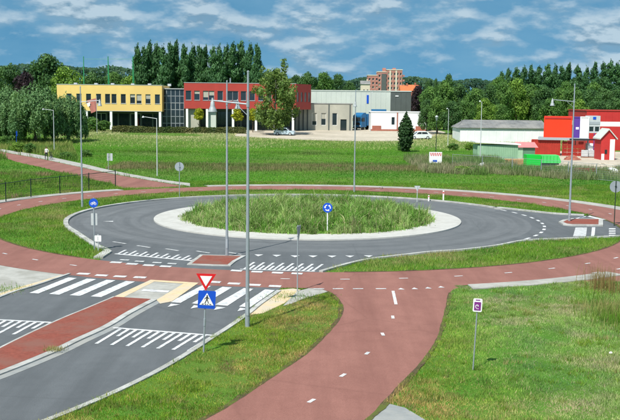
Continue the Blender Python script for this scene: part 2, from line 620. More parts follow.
# south-west arm
leg_left = [(118, 247), (112, 252), (103, 258.5)]
leg_left2 = gpx([(68.3, 274.3), (34, 286), (0, 297)]) + [Vector((-13.9, 34)), Vector((-14.4, 28)), Vector((-15.5, 12))]
leg_right = gpx([(319, 272.3), (297, 279), (277, 291), (258, 304), (243, 316), (214.5, 335), (150, 374), (46, 420)]) + [Vector((-10.3, 19.5)), Vector((-14.5, 12))]
leg_poly = arc(15.5, -80, -150, 24) + smooth_line([pol(16.5, -150)] + gpx([(97, 245.2), (107, 249.6), (111.5, 252.4), (103, 258.5)]), 4) + smooth_line(leg_left2, 5) + smooth_line(leg_right, 5)[::-1] + gpx([(345, 265), (368, 260), (390, 257)])
approach = sheet('approach_road', leg_poly, 0.010, 'leg', 'grey asphalt approach road running to the lower left')
# east arm
east_top = gpx([(499, 208.5), (550, 214.0), (584, 216), (620, 217.5)])
east_bot = gpx([(505, 243), (525, 241), (575, 238.7), (620, 236.6)])
east_poly = arc(15.5, 22, -44, 18) + smooth_line(east_bot, 4) + [Vector((45, 55)), Vector((46, 73))] + smooth_line(east_top, 4)[::-1]
east = sheet('side_road', east_poly, 0.008, 'leg', 'grey asphalt road leaving the roundabout at the right edge')

# red cycle paths
ang = 180
cyc = MB()
strip(cyc, arc(P_IN, 0, 360, 180), arc(P_OUT, 0, 360, 180), 0.014)
cyc_ring = tag(cyc.build('cycle_path', 'red'), 'red asphalt cycle path circling the roundabout', kind='structure')
sL = gpx([(318, 288), (331, 293.5), (340.6, 303), (342, 312), (336, 324), (310, 350.7), (279, 372.6), (235, 402), (204, 420)]) + [Vector((-5.0, 20.5)), Vector((-9.5, 14))]
sR = gpx([(459, 288), (450, 293), (446.6, 307), (443, 321), (437, 340), (421, 363.6), (398, 388), (385, 402), (367, 420)]) + [Vector((-0.6, 20.5)), Vector((-4.5, 14))]
south_poly = smooth_line(sL, 5) + smooth_line(sR, 5)[::-1] + arc(25.0, -74.6, -89.5, 10)
south = sheet('cycle_path', south_poly, 0.018, 'red', 'red asphalt cycle path sweeping to the bottom of the view')
nwU = gpx([(-25, 146), (0, 151.6), (42.6, 159.3), (81.6, 167.6), (100, 171.6), (123, 176), (158.5, 182), (186, 186.5)])
nwL = gpx([(-25, 151), (0, 156.6), (17.7, 162.3), (44, 168), (58.6, 172.0), (88.7, 179), (110, 184), (123, 188.5)])
nw_poly = smooth_line(nwU, 4) + smooth_line(nwL, 4)[::-1]
nw = sheet('cycle_path', nw_poly, 0.010, 'red', 'red asphalt cycle path leading off to the upper left past the fence')
eb_poly = gpx([(560, 277), (588, 282), (604, 281), (640, 284), (700, 276), (690, 245), (640, 236), (600, 252)])
eastbr = sheet('cycle_path', eb_poly, 0.010, 'red', 'red asphalt cycle path branching off at the right edge')

# thin dark brown and olive fringe where the turf meets the red asphalt
M['brown_edge'] = mat('dark_brown_edge', (0.085, 0.065, 0.038), 0.95, 0.35, 6, 0.1, bump=0.5, col2=(0.10, 0.12, 0.03), scale2=1.6, thr=(0.45, 0.6))


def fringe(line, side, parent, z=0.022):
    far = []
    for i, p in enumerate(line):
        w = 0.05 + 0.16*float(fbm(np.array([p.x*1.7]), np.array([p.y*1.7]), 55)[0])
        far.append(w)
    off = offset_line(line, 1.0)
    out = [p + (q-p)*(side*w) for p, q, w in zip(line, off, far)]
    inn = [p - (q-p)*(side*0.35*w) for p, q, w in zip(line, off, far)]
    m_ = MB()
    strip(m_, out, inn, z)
    m_.build('edge_fringe', 'brown_edge', parent)


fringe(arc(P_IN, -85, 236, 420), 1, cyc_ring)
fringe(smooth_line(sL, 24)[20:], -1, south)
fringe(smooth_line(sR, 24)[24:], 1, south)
# concrete footway strips
fw = MB()
strip(fw, arc(P_OUT+0.005, 12, 112), arc(P_OUT+1.35, 12, 112), 0.004, 0.05)
strip(fw, arc(P_OUT+0.005, 131, 172), arc(P_OUT+1.2, 131, 172), 0.004, 0.05)
strip(fw, arc(P_OUT+0.005, -73, -54), arc(P_OUT+1.0, -73.5, -54), 0.004, 0.05)
foot = tag(fw.build('footway', 'pave'), 'pale concrete footway strip along the outer edge of the red ring', kind='structure')
fa = smooth_line(gpx([(-25, 143), (0, 149), (42.6, 155.7), (81.6, 163.7), (110, 170.3), (158.5, 179.3), (190, 183.5)]), 4)
fb = smooth_line(gpx([(-25, 145.6), (0, 151.4), (42.6, 159.1), (81.6, 167.4), (110, 173.3), (158.5, 181.8), (190, 186.6)]), 4)
fw2 = MB()
strip(fw2, fa, fb, 0.004, 0.04)
tag(fw2.build('footway', 'pave'), 'pale concrete footway beside the red path at the upper left', kind='structure')
for a, b in ((arc(P_IN-0.1, 0, 360, 120), arc(P_OUT+0.1, 0, 360, 120)), (arc(P_OUT, 12, 112), arc(P_OUT+1.4, 12, 112)),
             (arc(P_OUT, 131, 172), arc(P_OUT+1.25, 131, 172)), (arc(P_OUT, -73, -54), arc(P_OUT+1.05, -73, -54)), (fa, fb)):
    pass
HARD.append(np.array([tuple(p) for p in fa + fb[::-1]]))
crn = sheet('pavement', gpx([(-40, 253), (0, 263.6), (33.5, 269.6), (69.5, 275), (66, 276), (34, 287.3), (0, 298.3), (-40, 311)]), 0.007, 'pave', 'pale weathered concrete pavement at the left edge by the crossing')
sheet('pavement', gpx([(277, 290.3), (293, 288.6), (301, 290), (285, 303), (263, 313.5), (246, 315.5), (258, 304.6)]), 0.007, 'pave_tan', 'tan slab pavement at the right end of the crossing')
sheet('pavement', gpx([(297, 291.5), (312, 287.5), (322, 288.5), (328, 292), (305, 298.5), (291, 304), (283, 306)]), 0.0085, 'pave', 'cracked pale concrete patch beside the lone sign post')
sheet('pavement', gpx([(374, 413), (385, 403), (405, 408), (425, 420), (430, 430), (365, 430), (367, 420)]), 0.0075, 'pave_grey', 'grey concrete slab at the bottom beside the red path')
tan_strip = gpx([(66, 276.2), (45, 283), (22, 290.6), (0, 298), (0, 293.5), (22, 286.5), (45, 280), (60, 275.5)])
MB().sheet([tuple(p) for p in tan_strip], 0.012).build('tan_slab_edge', 'pave_tan', crn)

# yard in front of the far buildings
yard_px = [(235, 136.5), (300, 140), (360, 141.5), (402, 141), (432, 137), (440, 131), (350, 128.5), (292, 128.5), (240, 131)]
yp = gpx(yard_px)
ym = MB()
ysub = smooth_line(yp + [yp[0]], 3)[:-1]
yc_ = sum((Vector((p.x, p.y)) for p in ysub), Vector((0, 0)))/len(ysub)
rows = 8
vs = []
for k in range(rows+1):
    for p in ysub:
        q = yc_ + (p - yc_)*(k/rows)
        vs.append((q.x, q.y, TZ(q.y) + 0.06))
n_ = len(ysub)
ym.add(vs, [(k*n_+i, k*n_+(i+1) % n_, (k+1)*n_+(i+1) % n_, (k+1)*n_+i) for k in range(rows) for i in range(n_)])
tag(ym.build('gravel_yard', 'gravel'), 'pale gravel yard in front of the grey warehouse', kind='structure')
HARD.append(np.array([tuple(p) for p in yp]))
lane = gpx([(-30, 125), (16, 125.2), (17, 131), (-30, 132)])
MBL = MB().add([(p.x, p.y, TZ(p.y)+0.08) for p in lane], [(0, 1, 2, 3)])
tag(MBL.build('far_lane', 'pave'), 'pale grey lane at the far left beside the willows', kind='structure')
site = gpx([(505, 159), (540, 165), (572, 170), (600, 172), (660, 172), (660, 150), (540, 150)])
sheet('builders_ground', site, 0.02, 'gravel', 'bare sandy ground of the builders yard at the right')

# kerbs
kb = MB()
left_flare = smooth_line([pol(16.5, 190), pol(16.5, 200), pol(16.55, 210)] + gpx([(97, 245.2), (107, 249.6), (111.5, 252.5)]), 5)
k1 = arc(R_OUT, 24, 190) + left_flare[1:]
strip(kb, k1, offset_line(k1, -0.32), 0.0, 0.11)
k2 = smooth_line(gpx([(112, 252.6), (107.5, 255.6), (103, 258.7)]), 3)
strip(kb, k2, offset_line(k2, -0.5), 0.0, 0.10)
k3 = smooth_line(gpx([(319, 272.3), (345, 265), (368, 260), (400, 256), (430, 252.6)]) + [pol(16.5, -58), pol(16.5, -48)] + gpx([(525, 241), (575, 238.7), (620, 236.6)]), 4)
strip(kb, k3, offset_line(k3, -0.22), 0.0, 0.10)
k4 = smooth_line([pol(16.5, 24)] + gpx([(499, 208.5), (550, 214.0), (584, 216)]), 4)
strip(kb, k4, offset_line(k4, 0.3), 0.0, 0.11)
tag(kb.build('kerb', 'kerb'), 'pale concrete kerb round the outside of the roundabout', kind='structure')
kb2 = MB()
k5 = smooth_line(leg_right[2:], 5)
strip(kb2, k5, offset_line(k5, 0.20), 0.0, 0.05)
kb2.build('kerb', 'kerb', approach)
k6 = smooth_line(leg_left2, 5)
kb3 = MB()
strip(kb3, k6, offset_line(k6, 0.14), 0.0, 0.06)
kb3.build('kerb', 'kerb', approach)

# truck apron
ap = MB()
strip(ap, arc(R_AP, 0, 360, 120), arc(R_VEG-0.3, 0, 360, 120), 0.0, 0.09)
apron = tag(ap.build('truck_apron', 'apron'), 'broad pale concrete apron ringing the planted island', kind='structure')

# planted mound
mm_ = MB()
rr = [0, 2, 4, 6, 7.5, 8.5]
vs = [(C0.x, C0.y, 0.55)]
for r in rr[1:]:
    vs += [(*pol(r, a*6), 0.55*(1-(r/8.7)**2) + 0.05) for a in range(60)]
fs = [(0, 1+i, 1+(i+1) % 60) for i in range(60)]
for k in range(len(rr)-2):
    fs += [(1+k*60+i, 1+(k+1)*60+i, 1+(k+1)*60+(i+1) % 60, 1+k*60+(i+1) % 60) for i in range(60)]
mm_.add(vs, fs)
tag(mm_.build('island_mound', 'soil', smooth=True), 'low earth mound under the island planting', kind='structure')

# traffic islands of the arms
def island(name, px, m, label, kerbw=0.16, h=0.11, kerbm='kerb', inset=0.14):
    poly = gpx(px)
    c = sum((Vector(p) for p in poly), Vector((0, 0)))/len(poly)
    o = MB().prism([tuple(p) for p in poly], 0.0, h).build(name, kerbm)
    tag(o, label, kind='structure')
    inner = []
    n = len(poly)
    s = sum(poly[i].x*poly[(i+1) % n].y - poly[(i+1) % n].x*poly[i].y for i in range(n))
    sg = 1 if s > 0 else -1
    for i in range(n):
        a, b_, c_ = poly[i-1], poly[i], poly[(i+1) % n]
        t1, t2 = (b_-a).normalized(), (c_-b_).normalized()
        n1_, n2_ = Vector((-t1.y, t1.x))*sg, Vector((-t2.y, t2.x))*sg
        nn = (n1_+n2_)
        nn = nn/max(0.35, nn.length_squared/2) if nn.length > 1e-4 else n1_
        inner.append(b_ + nn*inset)
    MB().sheet([tuple(p) for p in inner], h+0.005).build('red_paving', m, o)
    HARD.append(np.array([tuple(p) for p in poly]))
    return o


island('traffic_island', [(200, 255.6), (246, 256.6), (236, 262), (230.5, 266.6), (212, 266.2), (187, 265.2)], 'brickpave', 'short red brick traffic island around the second lamp post', inset=0.2, h=0.06)
medL = gpx([(113, 297.8), (84, 310), (53, 323), (0, 348.5)]) + [Vector((-10.95, 28)), Vector((-12.2, 22)), Vector((-14, 15))]
medR = gpx([(157, 300.8), (133, 313.5), (110, 327.5), (80, 341.5), (53, 354.5), (0, 376)]) + [Vector((-10.6, 26)), Vector((-12.0, 21.5)), Vector((-13.9, 15))]
mL, mR = smooth_line(medL, 4), smooth_line(medR, 4)
med = MB().prism([tuple(p) for p in mL + mR[::-1]], 0.0, 0.06).build('median_island', 'kerb')
tag(med, 'long red brick median splitting the approach road', kind='structure')
iL, iR = offset_line(mL, 0.10), offset_line(mR, -0.27)
iL[0] = iL[0] + (iL[1]-iL[0]).normalized()*0.05
MB().sheet([tuple(p) for p in iL + iR[::-1]], 0.065).build('red_paving', 'brickpave', med)
gut = offset_line(mR, 0.30)
strip(MB(), mR, gut, 0.013)
gm = MB()
strip(gm, mR, gut, 0.016)
gm.build('gutter', 'pave_grey', med)
# refuge between the two zebra halves
ref = sheet('crossing_refuge', gpx([(150.6, 280.2), (199, 283.2), (172, 302.2), (160, 304.4), (156, 300.3), (113.8, 297.4)]), 0.024, 'pave', 'grey and tan paved refuge in the middle of the zebra crossing')
MB().sheet([tuple(p) for p in gpx([(150.8, 280.4), (157, 280.8), (123.5, 298), (114.2, 297.2)])], 0.030).build('tan_slab_edge', 'pave_tan', ref)
MB().sheet([tuple(p) for p in gpx([(186.5, 282.5), (198.5, 283.4), (172, 302), (160.2, 304.2), (156.6, 300.4)])], 0.030).build('tan_slab_edge', 'pave_tan', ref)
MB().sheet([tuple(p) for p in gpx([(152, 280.5), (190, 282.9), (186, 284.4), (150, 282)])], 0.034).build('tan_slab_edge', 'pave_tan', ref)
MB().sheet([tuple(p) for p in gpx([(144, 289.8), (170, 291.4), (167.5, 293.4), (141, 291.7)])], 0.036).build('white_slab', 'paint', ref)
island('traffic_island', [(558.5, 223.2), (563, 221), (572, 219.8), (603, 220.2), (603, 226.6), (572, 226.4), (563, 225.4)], 'brickpave', 'red paved splitter island at the mouth of the right-hand road', inset=0.3)


# ------------------------------------------------------------------ markings
ZM = 0.024


def mark(name, pts, parent, z=ZM, m='paint'):
    return MB().sheet([tuple(p) for p in pts], z).build(name, m, parent)


def bar(name, a, b, w, parent, z=ZM, m='paint'):
    t = (b-a).normalized()
    nn = Vector((-t.y, t.x))*w/2
    return mark(name, [a+nn, b+nn, b-nn, a-nn], parent, z, m)


zebra = [[(29.3, 293.5), (38.4, 294.0), (77, 278.5), (68, 277.9)], [(49, 294.5), (59.3, 295.2), (96.3, 279.7), (87, 279.1)],
         [(69.6, 295.7), (80.2, 296.4), (115.5, 280.9), (106.5, 280.3)], [(90.5, 296.9), (101.3, 297.6), (135, 282.1), (126, 281.5)],
         [(169.5, 302.6), (180.5, 303.4), (211, 286.6), (202, 286.0)], [(191.5, 304.0), (203.5, 304.9), (232, 288.0), (222.5, 287.3)],
         [(215, 305.3), (227.5, 306.3), (253.5, 289.4), (244, 288.6)], [(239, 307.1), (250, 307.9), (275, 290.7), (265, 289.9)]]
for zb in zebra:
    mark('zebra_stripe', gpx(zb), approach)
# blocks beside the cycle crossing
def block(px, py, parent, wpx=12, m='paint', dep=0.42):
    a, b = at(px-wpx/2, py), at(px+wpx/2, py+wpx*0.045)
    v = a.xy
    u = (b-a).xy
    d = Vector((0.12, 1)).normalized()*dep/2
    return mark('crossing_block', [v-d, v+u-d, v+u+d, v+d], parent, ZM+0.004, m)


for p in [(83.5, 274.0), (101.5, 275.6), (120, 276.7), (140, 277.6), (214.5, 282.3), (234, 283.8), (254.5, 285.2), (275, 286.4)]:
    block(*p, approach)
for p in [(116, 262.6), (132, 264.2), (148.8, 265.5), (165.6, 266.6), (236.5, 270.9), (257, 272.0), (277.5, 273.0), (297, 273.8)]:
    block(*p, approach, 11)
for p in [(124.5, 260.2), (139.5, 261.6), (157, 262.9), (172, 263.9)]:
    block(*p, approach, 9, 'paint_worn', 0.3)


def comb(line, teeth, parent, w=0.16, tw=0.13):
    a, b = at(*line[0]).xy, at(*line[1]).xy
    bar('ramp_line', a, b, w, parent, ZM)
    for (x0, y0, x1, y1) in teeth:
        bar('ramp_tooth', at(x0, y0).xy, at(x1, y1).xy, tw, parent, ZM-0.004)


def teeth_on(line, n, long, short, f0=0.03, f1=0.97):
    out = []
    for k in range(n):
        f = f0 + (f1-f0)*k/(n-1)
        x = line[0][0] + (line[1][0]-line[0][0])*f
        y = line[0][1] + (line[1][1]-line[0][1])*f
        v = long if k % 2 == 0 else short
        out.append((x, y, x+v[0], y+v[1]))
    return out


l = [(113, 328.3), (216, 336.3)]
comb(l, teeth_on(l, 13, (-25, 15.3), (-11.5, 7.2), 0.08, 0.975), approach)
l = [(-16, 319.6), (53.5, 323.2)]
comb(l, teeth_on(l, 9, (-23, 12.6), (-11.5, 6.4), 0.1, 0.97), approach)
l = [(115, 254.2), (194, 261.3)]
comb(l, teeth_on(l, 15, (8.5, -4.2), (5, -2.4), 0.03, 0.97), approach, 0.2)
l = [(240, 269.6), (315, 271.9)]
comb(l, teeth_on(l, 15, (10.5, -7.2), (6, -4.2), 0.05, 0.96), approach, 0.14)


def tooth(px, py, parent, w=0.5, h=0.62, dirv=(0, 1), m='paint'):
    c = at(px, py).xy
    d = Vector(dirv).normalized()
    nn = Vector((-d.y, d.x))
    return mark('yield_tooth', [c + nn*w/2 + d*h/2, c - nn*w/2 + d*h/2, c - d*h/2], parent, ZM+0.004, m)


for p in [(258.5, 255.9), (276.6, 256.3), (295, 256.9), (313, 257), (332, 257.1), (350, 257.0), (368.6, 256.8)]:
    tooth(*p, ring, 0.5, 0.62, (0, 1))
for p in [(171.5, 306.2), (194.5, 307.8), (217.5, 309.3), (241, 310.4)]:
    tooth(*p, approach, 0.42, 0.6, (0.45, 1))
for (px, py) in [(119.5, 243.2), (143.5, 247), (172, 250.2), (203, 252.5), (235, 253.8)]:
    bar('lane_dash', at(px-6.5, py-1.1).xy, at(px+6.5, py+0.9).xy, 0.16, ring, ZM, 'paint_worn')
tooth(108, 221.8, ring, 0.5, 0.7, (1, 0.2))
for k in range(11):
    a = -35 + k*5.6
    pa, pb = pol(16.35, a), pol(16.35, a+2.6)
    bar('lane_dash', pa, pb, 0.20, east, ZM)
mark('zebra_stripe', gpx([(592, 227.6), (595.3, 227.6), (594.5, 236.4), (591, 236.4)]), east)
mark('worn_stripe', gpx([(575.5, 227.8), (587, 227.8), (586, 236.6), (573, 236.8)]), east, m='paint_worn')
for k in range(4):
    y = 228.6 + k*2.2
    mark('crossing_block', gpx([(609, y), (615.5, y), (615.5, y+1.2), (608.8, y+1.2)]), east)
mark('hatch_stripe', gpx([(572, 219.3), (588, 215.6), (591, 215.9), (576, 219.4)]), east)
mark('hatch_stripe', gpx([(588, 215.7), (606, 219.8), (601, 219.9), (585, 216.5)]), east)
# dashes along the ring path
nd = 52
for k in range(nd):
    a = -176 + k*360/nd
    if -119 < a < -96:
        continue
    bar('centre_dash', pol(23.35, a), pol(23.35, a+1.1), 0.11, cyc_ring, ZM)
for (px, py), (qx, qy) in [((392.6, 316.4), (393, 319.2)), ((382, 333.5), (383.4, 336.3)), ((365.8, 355.2), (368.6, 352.8)), ((340.6, 377.5), (345.2, 374.6)), ((308.4, 403.4), (314.4, 400))]:
    bar('centre_dash', at(px, py).xy, at(qx, qy).xy, 0.12, south, ZM+0.004)
bar('centre_line', at(393, 291.5).xy, at(396, 305).xy, 0.13, south, ZM+0.004)
for px in (319, 338, 358, 381):
    bar('stop_dash', at(px-5.2, 289.3).xy, at(px+5.2, 289.2).xy, 0.14, south, ZM+0.004)
for px, py in ((401, 289.3), (414.5, 288.9), (428, 288.3), (441, 287.4)):
    tooth(px, py, south, 0.30, 0.34, (0, -1))
for k in range(5):
    a = -56 + k*4.5
    bar('edge_dash', pol(25.3, a), pol(25.3, a+1.4), 0.12, cyc_ring, ZM)


# ------------------------------------------------------------------ grass
def inpoly(x, y, P):
    res = np.zeros(len(x), bool)
    mx, my = (x >= P[:, 0].min()) & (x <= P[:, 0].max()), (y >= P[:, 1].min()) & (y <= P[:, 1].max())
    sel = np.where(mx & my)[0]
    if not len(sel):
        return res
    xs, ys = x[sel], y[sel]
    r = np.zeros(len(sel), bool)
    n = len(P)
    for i in range(n):
        x0, y0 = P[i]
        x1, y1 = P[(i+1) % n]
        c = ((y0 > ys) != (y1 > ys))
        if c.any():
            with np.errstate(divide='ignore', invalid='ignore'):
                xi = (x1-x0)*(ys-y0)/(y1-y0) + x0
            r ^= c & (xs < xi)
    res[sel] = r
    return res


def free(x, y):
    dx, dy = x - C0.x, y - C0.y
    r = np.hypot(dx, dy)
    a = np.degrees(np.arctan2(dy, dx))
    ok = (r > 16.75) & ~((r > P_IN-0.03) & (r < P_OUT+0.03))
    ok &= ~((r >= P_OUT) & (r < P_OUT+1.38) & (a > 12) & (a < 112))
    ok &= ~((r >= P_OUT) & (r < P_OUT+1.22) & (a > 131) & (a < 172))
    ok &= ~((r >= P_OUT) & (r < P_OUT+1.02) & (a > -73.5) & (a < -54))
    for P in HARD:
        ok &= ~inpoly(x, y, P)
    return ok


def seen(x, y, marg=1.06):
    """only what lies in or close beside the view"""
    return np.abs(x) < (0.319*y*marg + 6.0)


def scatter(x0, x1, y0, y1, dens):
    n = int((x1-x0)*(y1-y0)*dens)
    x, y = rng.uniform(x0, x1, n), rng.uniform(y0, y1, n)
    k = seen(x, y)
    x, y = x[k], y[k]
    k = free(x, y)
    return x[k], y[k]


def blades(name, x, y, h, w, cols, label, z=None, lean=0.35, seg=1):
    n = len(x)
    z = terrain(y) if z is None else z
    th = rng.uniform(0, 2*np.pi, n)
    ld = rng.uniform(0, 2*np.pi, n)
    lm = np.abs(rng.normal(0, lean, n))*h
    tx, ty = np.cos(th)*w/2, np.sin(th)*w/2
    base = np.stack([x, y, z-0.01], -1)
    side = np.stack([tx, ty, 0*tx], -1)
    tip = base + np.stack([np.cos(ld)*lm, np.sin(ld)*lm, h], -1)
    if seg == 1:
        V = np.stack([base-side, base+side, tip], 1).reshape(-1, 3)
        Fc = np.arange(n*3).reshape(n, 3)
        c = np.repeat(cols[:, None, :], 3, 1)
        c = c.reshape(-1, 3)
    else:
        mid = base + np.stack([np.cos(ld)*lm*0.35, np.sin(ld)*lm*0.35, h*0.62], -1)
        V = np.stack([base-side, base+side, mid+side*0.8, mid-side*0.8, tip], 1).reshape(-1, 3)
        i = np.arange(n)[:, None]*5
        Fc = np.concatenate([i+np.array([[0, 1, 2]]), i+np.array([[0, 2, 3]]), i+np.array([[3, 2, 4]])], 1).reshape(-1, 3)
        c = np.repeat(cols[:, None, :], 5, 1).reshape(-1, 3)
    me = np_mesh(name, V, Fc, c, 'blade')
    o = link_mesh(name, me)
    return tag(o, label, 'grass', kind='stuff')


def lerp(a, b, t):
    return np.asarray(a)[None, :]*(1-t[:, None]) + np.asarray(b)[None, :]*t[:, None]


GREEN, DEEP, LIME, STRAW = (0.155, 0.290, 0.026), (0.075, 0.185, 0.020), (0.235, 0.36, 0.045), (0.36, 0.30, 0.14)


def grass_cols(x, y, dry=0.0, s=0.5, seed=0):
    n = len(x)
    t = np.clip(fbm(x*s, y*s, seed)*2.4 - 0.7, 0, 1)
    c = lerp(DEEP, GREEN, t)
    t2 = np.clip(fbm(x*s*0.5, y*s*0.5, seed+9)*3 - 1.2, 0, 1)*0.6
    c = c*(1-t2[:, None]) + np.asarray(LIME)[None]*t2[:, None]
    t3 = np.clip(fbm(x*s*0.7, y*s*0.7, seed+20)*3.2 - 1.75 + dry, 0, 1)*0.85
    t3 = np.maximum(t3, (rng.uniform(0, 1, n) < 0.06 + 0.12*dry)*0.9)
    c = c*(1-t3[:, None]) + np.asarray(STRAW)[None]*t3[:, None]
    return c*rng.uniform(0.72, 1.28, (n, 1))


# near verges, 24..46 m from the camera
x, y = scatter(-12, 24, 23.5, 46, 820)
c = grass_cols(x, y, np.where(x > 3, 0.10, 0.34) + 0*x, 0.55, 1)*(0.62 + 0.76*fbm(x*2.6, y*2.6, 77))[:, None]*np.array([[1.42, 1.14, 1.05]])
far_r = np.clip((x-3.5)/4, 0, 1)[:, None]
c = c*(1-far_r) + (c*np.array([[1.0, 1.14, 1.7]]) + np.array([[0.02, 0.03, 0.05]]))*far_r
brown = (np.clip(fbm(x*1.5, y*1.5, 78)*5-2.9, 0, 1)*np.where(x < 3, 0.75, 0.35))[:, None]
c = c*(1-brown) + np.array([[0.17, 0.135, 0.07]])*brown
hh = rng.uniform(0.03, 0.08, len(x))*(0.5 + 1.4*np.clip(fbm(x*0.9, y*0.9, 4)*2.2 - 0.5, 0, 1.2))
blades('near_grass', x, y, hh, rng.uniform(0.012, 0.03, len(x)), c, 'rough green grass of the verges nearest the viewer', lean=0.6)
# coarse tufts in the near verges
tx, ty = scatter(-12, 24, 23.5, 46, 1.5)
k = fbm(tx*0.4, ty*0.4, 31) > 0.44
tx, ty = tx[k], ty[k]
nb = 46
x = np.repeat(tx, nb) + rng.normal(0, 0.10, len(tx)*nb)
y = np.repeat(ty, nb) + rng.normal(0, 0.10, len(ty)*nb)
k = free(x, y)
x, y = x[k], y[k]
blades('grass_tufts', x, y, rng.uniform(0.06, 0.22, len(x)), rng.uniform(0.012, 0.028, len(x)), grass_cols(x, y, 0.08, 1.3, 5)*np.array([[1.15, 1.05, 1.2]]), 'coarse taller grass tufts scattered in the near verges', lean=0.45)
# verges round the ring
x, y = scatter(-34, 34, 46, 98, 185)
r = np.hypot(x-C0.x, y-C0.y)
a = np.degrees(np.arctan2(y-C0.y, x-C0.x))
dry = np.where((r < 18.6) & (a > -75) & (a < -25), 0.55, 0.0) + np.where((r < 18.4) & (a < -110), 0.22, 0.0)
c = grass_cols(x, y, dry, 0.6, 2)
hh = rng.uniform(0.05, 0.16, len(x))*(0.6 + 1.1*np.clip(fbm(x*0.7, y*0.7, 8)*2 - 0.4, 0, 1.3))
blades('ring_verge_grass', x, y, hh, rng.uniform(0.02, 0.045, len(x)), c, 'short green grass of the verges round the carriageway', lean=0.5)
# the meadow behind
x, y = scatter(-60, 60, 92, 205, 26)
n = len(x)
c = grass_cols(x, y, -0.12, 0.12, 3)
reed = np.clip(1.5-np.abs(y-118-1.5*np.sin(x*0.12))/7, 0, 1)*(x > -22)*np.clip(fbm(x*0.06, y*0.2, 40)*2.6-0.35, 0.15, 1)
pale = np.clip((y-156-10*fbm(x*0.08, y*0, 46))/34, 0, 1)*(0.4 + 0.6*fbm(x*0.1, y*0.1, 44))*(y < 214)
c = c*(1-0.72*reed[:, None]) + np.array([[0.23, 0.19, 0.085]])*0.72*reed[:, None]
c = c*(1-0.8*pale[:, None]) + np.array([[0.34, 0.36, 0.13]])*0.8*pale[:, None]
rush = np.clip(1-np.abs(y-150)/7, 0, 1)*np.clip(fbm(x*0.08, y*0.08, 50)*3-1.1, 0, 1)
c = c*(1-0.5*rush[:, None])*np.array([[0.78, 1.05, 0.9]])
hh = rng.uniform(0.06, 0.18, n) + 0.2*reed*rng.uniform(0.3, 1, n) + 0.1*rush
blades('meadow_grass', x, y, hh, rng.uniform(0.05, 0.11, n), c, 'green meadow grass between the ring and the far buildings', lean=0.4)
# strips of reeds along the ditch and dry grass before the yard
x, y = scatter(-24, 34, 109, 129, 75)
k = (np.abs(y-119-2*np.sin(x*0.11)) < 7.5*rng.uniform(0.3, 1, len(x))) & (fbm(x*0.07, y*0.22, 41) + rng.normal(0, 0.07, len(x)) > 0.5)
x, y = x[k], y[k]
c = lerp((0.12, 0.21, 0.045), (0.27, 0.225, 0.12), np.clip(fbm(x*0.12, y*0.3, 42)*2.6-0.5+rng.normal(0, 0.15, len(x)), 0, 1))*rng.uniform(0.6, 1.3, (len(x), 1))
blades('reeds', x, y, rng.uniform(0.15, 0.5, len(x)), rng.uniform(0.03, 0.06, len(x)), c, 'brownish reeds along the ditch across the meadow', lean=0.25, seg=2)
x, y = scatter(-50, 60, 160, 212, 16)
k = (fbm(x*0.06, y*0.08, 43) > 0.34) & (rng.uniform(0, 1, len(x)) < np.clip((y-158-8*fbm(x*0.08, y*0, 46))/30, 0, 1))
x, y = x[k], y[k]
c = lerp((0.26, 0.36, 0.08), (0.58, 0.54, 0.30), np.clip(fbm(x*0.1, y*0.1, 45)*2.2-0.4+rng.normal(0, 0.2, len(x)), 0, 1))*rng.uniform(0.7, 1.25, (len(x), 1))
blades('dry_grass', x, y, rng.uniform(0.12, 0.38, len(x)), rng.uniform(0.06, 0.14, len(x)), c, 'pale dry grass at the far end of the meadow before the yard', lean=0.4)
# tall weeds on the right in front of the builders yard, and by the fence
x, y = scatter(13, 62, 101, 137, 60)
k = (fbm(x*0.25, y*0.25, 60) > 0.36) & ((y < 117) | (x < 26)) & (y > 104 + (x < 30)*np.maximum(0, (30-x))*0.5)
x, y = x[k], y[k]
c = lerp((0.13, 0.23, 0.055), (0.34, 0.31, 0.20), np.clip(fbm(x*0.22, y*0.3, 61)*3.0-1.05+rng.normal(0, 0.15, len(x)), 0, 1))*rng.uniform(0.6, 1.3, (len(x), 1))
blades('tall_weeds', x, y, rng.uniform(0.3, 1.0, len(x))*(0.6+1.0*fbm(x*0.35, y*0.35, 62)), rng.uniform(0.03, 0.07, len(x)), c, 'tall greyish weeds in front of the builders yard at the right', lean=0.3, seg=2)
x, y = scatter(-36, -19, 79, 106, 60)
k = fbm(x*0.3, y*0.3, 70) > 0.5
x, y = x[k], y[k]
c = lerp((0.13, 0.25, 0.035), (0.30, 0.20, 0.13), np.clip(fbm(x*0.35, y*0.35, 71)*4.2-2.1, 0, 1))*rng.uniform(0.6, 1.3, (len(x), 1))
blades('tall_weeds', x, y, rng.uniform(0.12, 0.5, len(x)), rng.uniform(0.02, 0.06, len(x)), c, 'tall reddish green weeds behind the dark fence at the left', lean=0.35, seg=2)
x, y = scatter(-58, -27, 126, 178, 22)
k = (x < -0.27*y + 4) & (fbm(x*0.15, y*0.15, 80) > 0.38)
x, y = x[k], y[k]
c = lerp((0.11, 0.22, 0.035), (0.31, 0.33, 0.10), np.clip(fbm(x*0.2, y*0.2, 81)*2.8-1.1, 0, 1))*rng.uniform(0.6, 1.3, (len(x), 1))
blades('tall_weeds', x, y, rng.uniform(0.25, 1.0, len(x))*(0.5+fbm(x*0.3, y*0.3, 82)), rng.uniform(0.04, 0.10, len(x)), c, 'tall yellowish weeds below the willows at the far left', lean=0.3, seg=2)
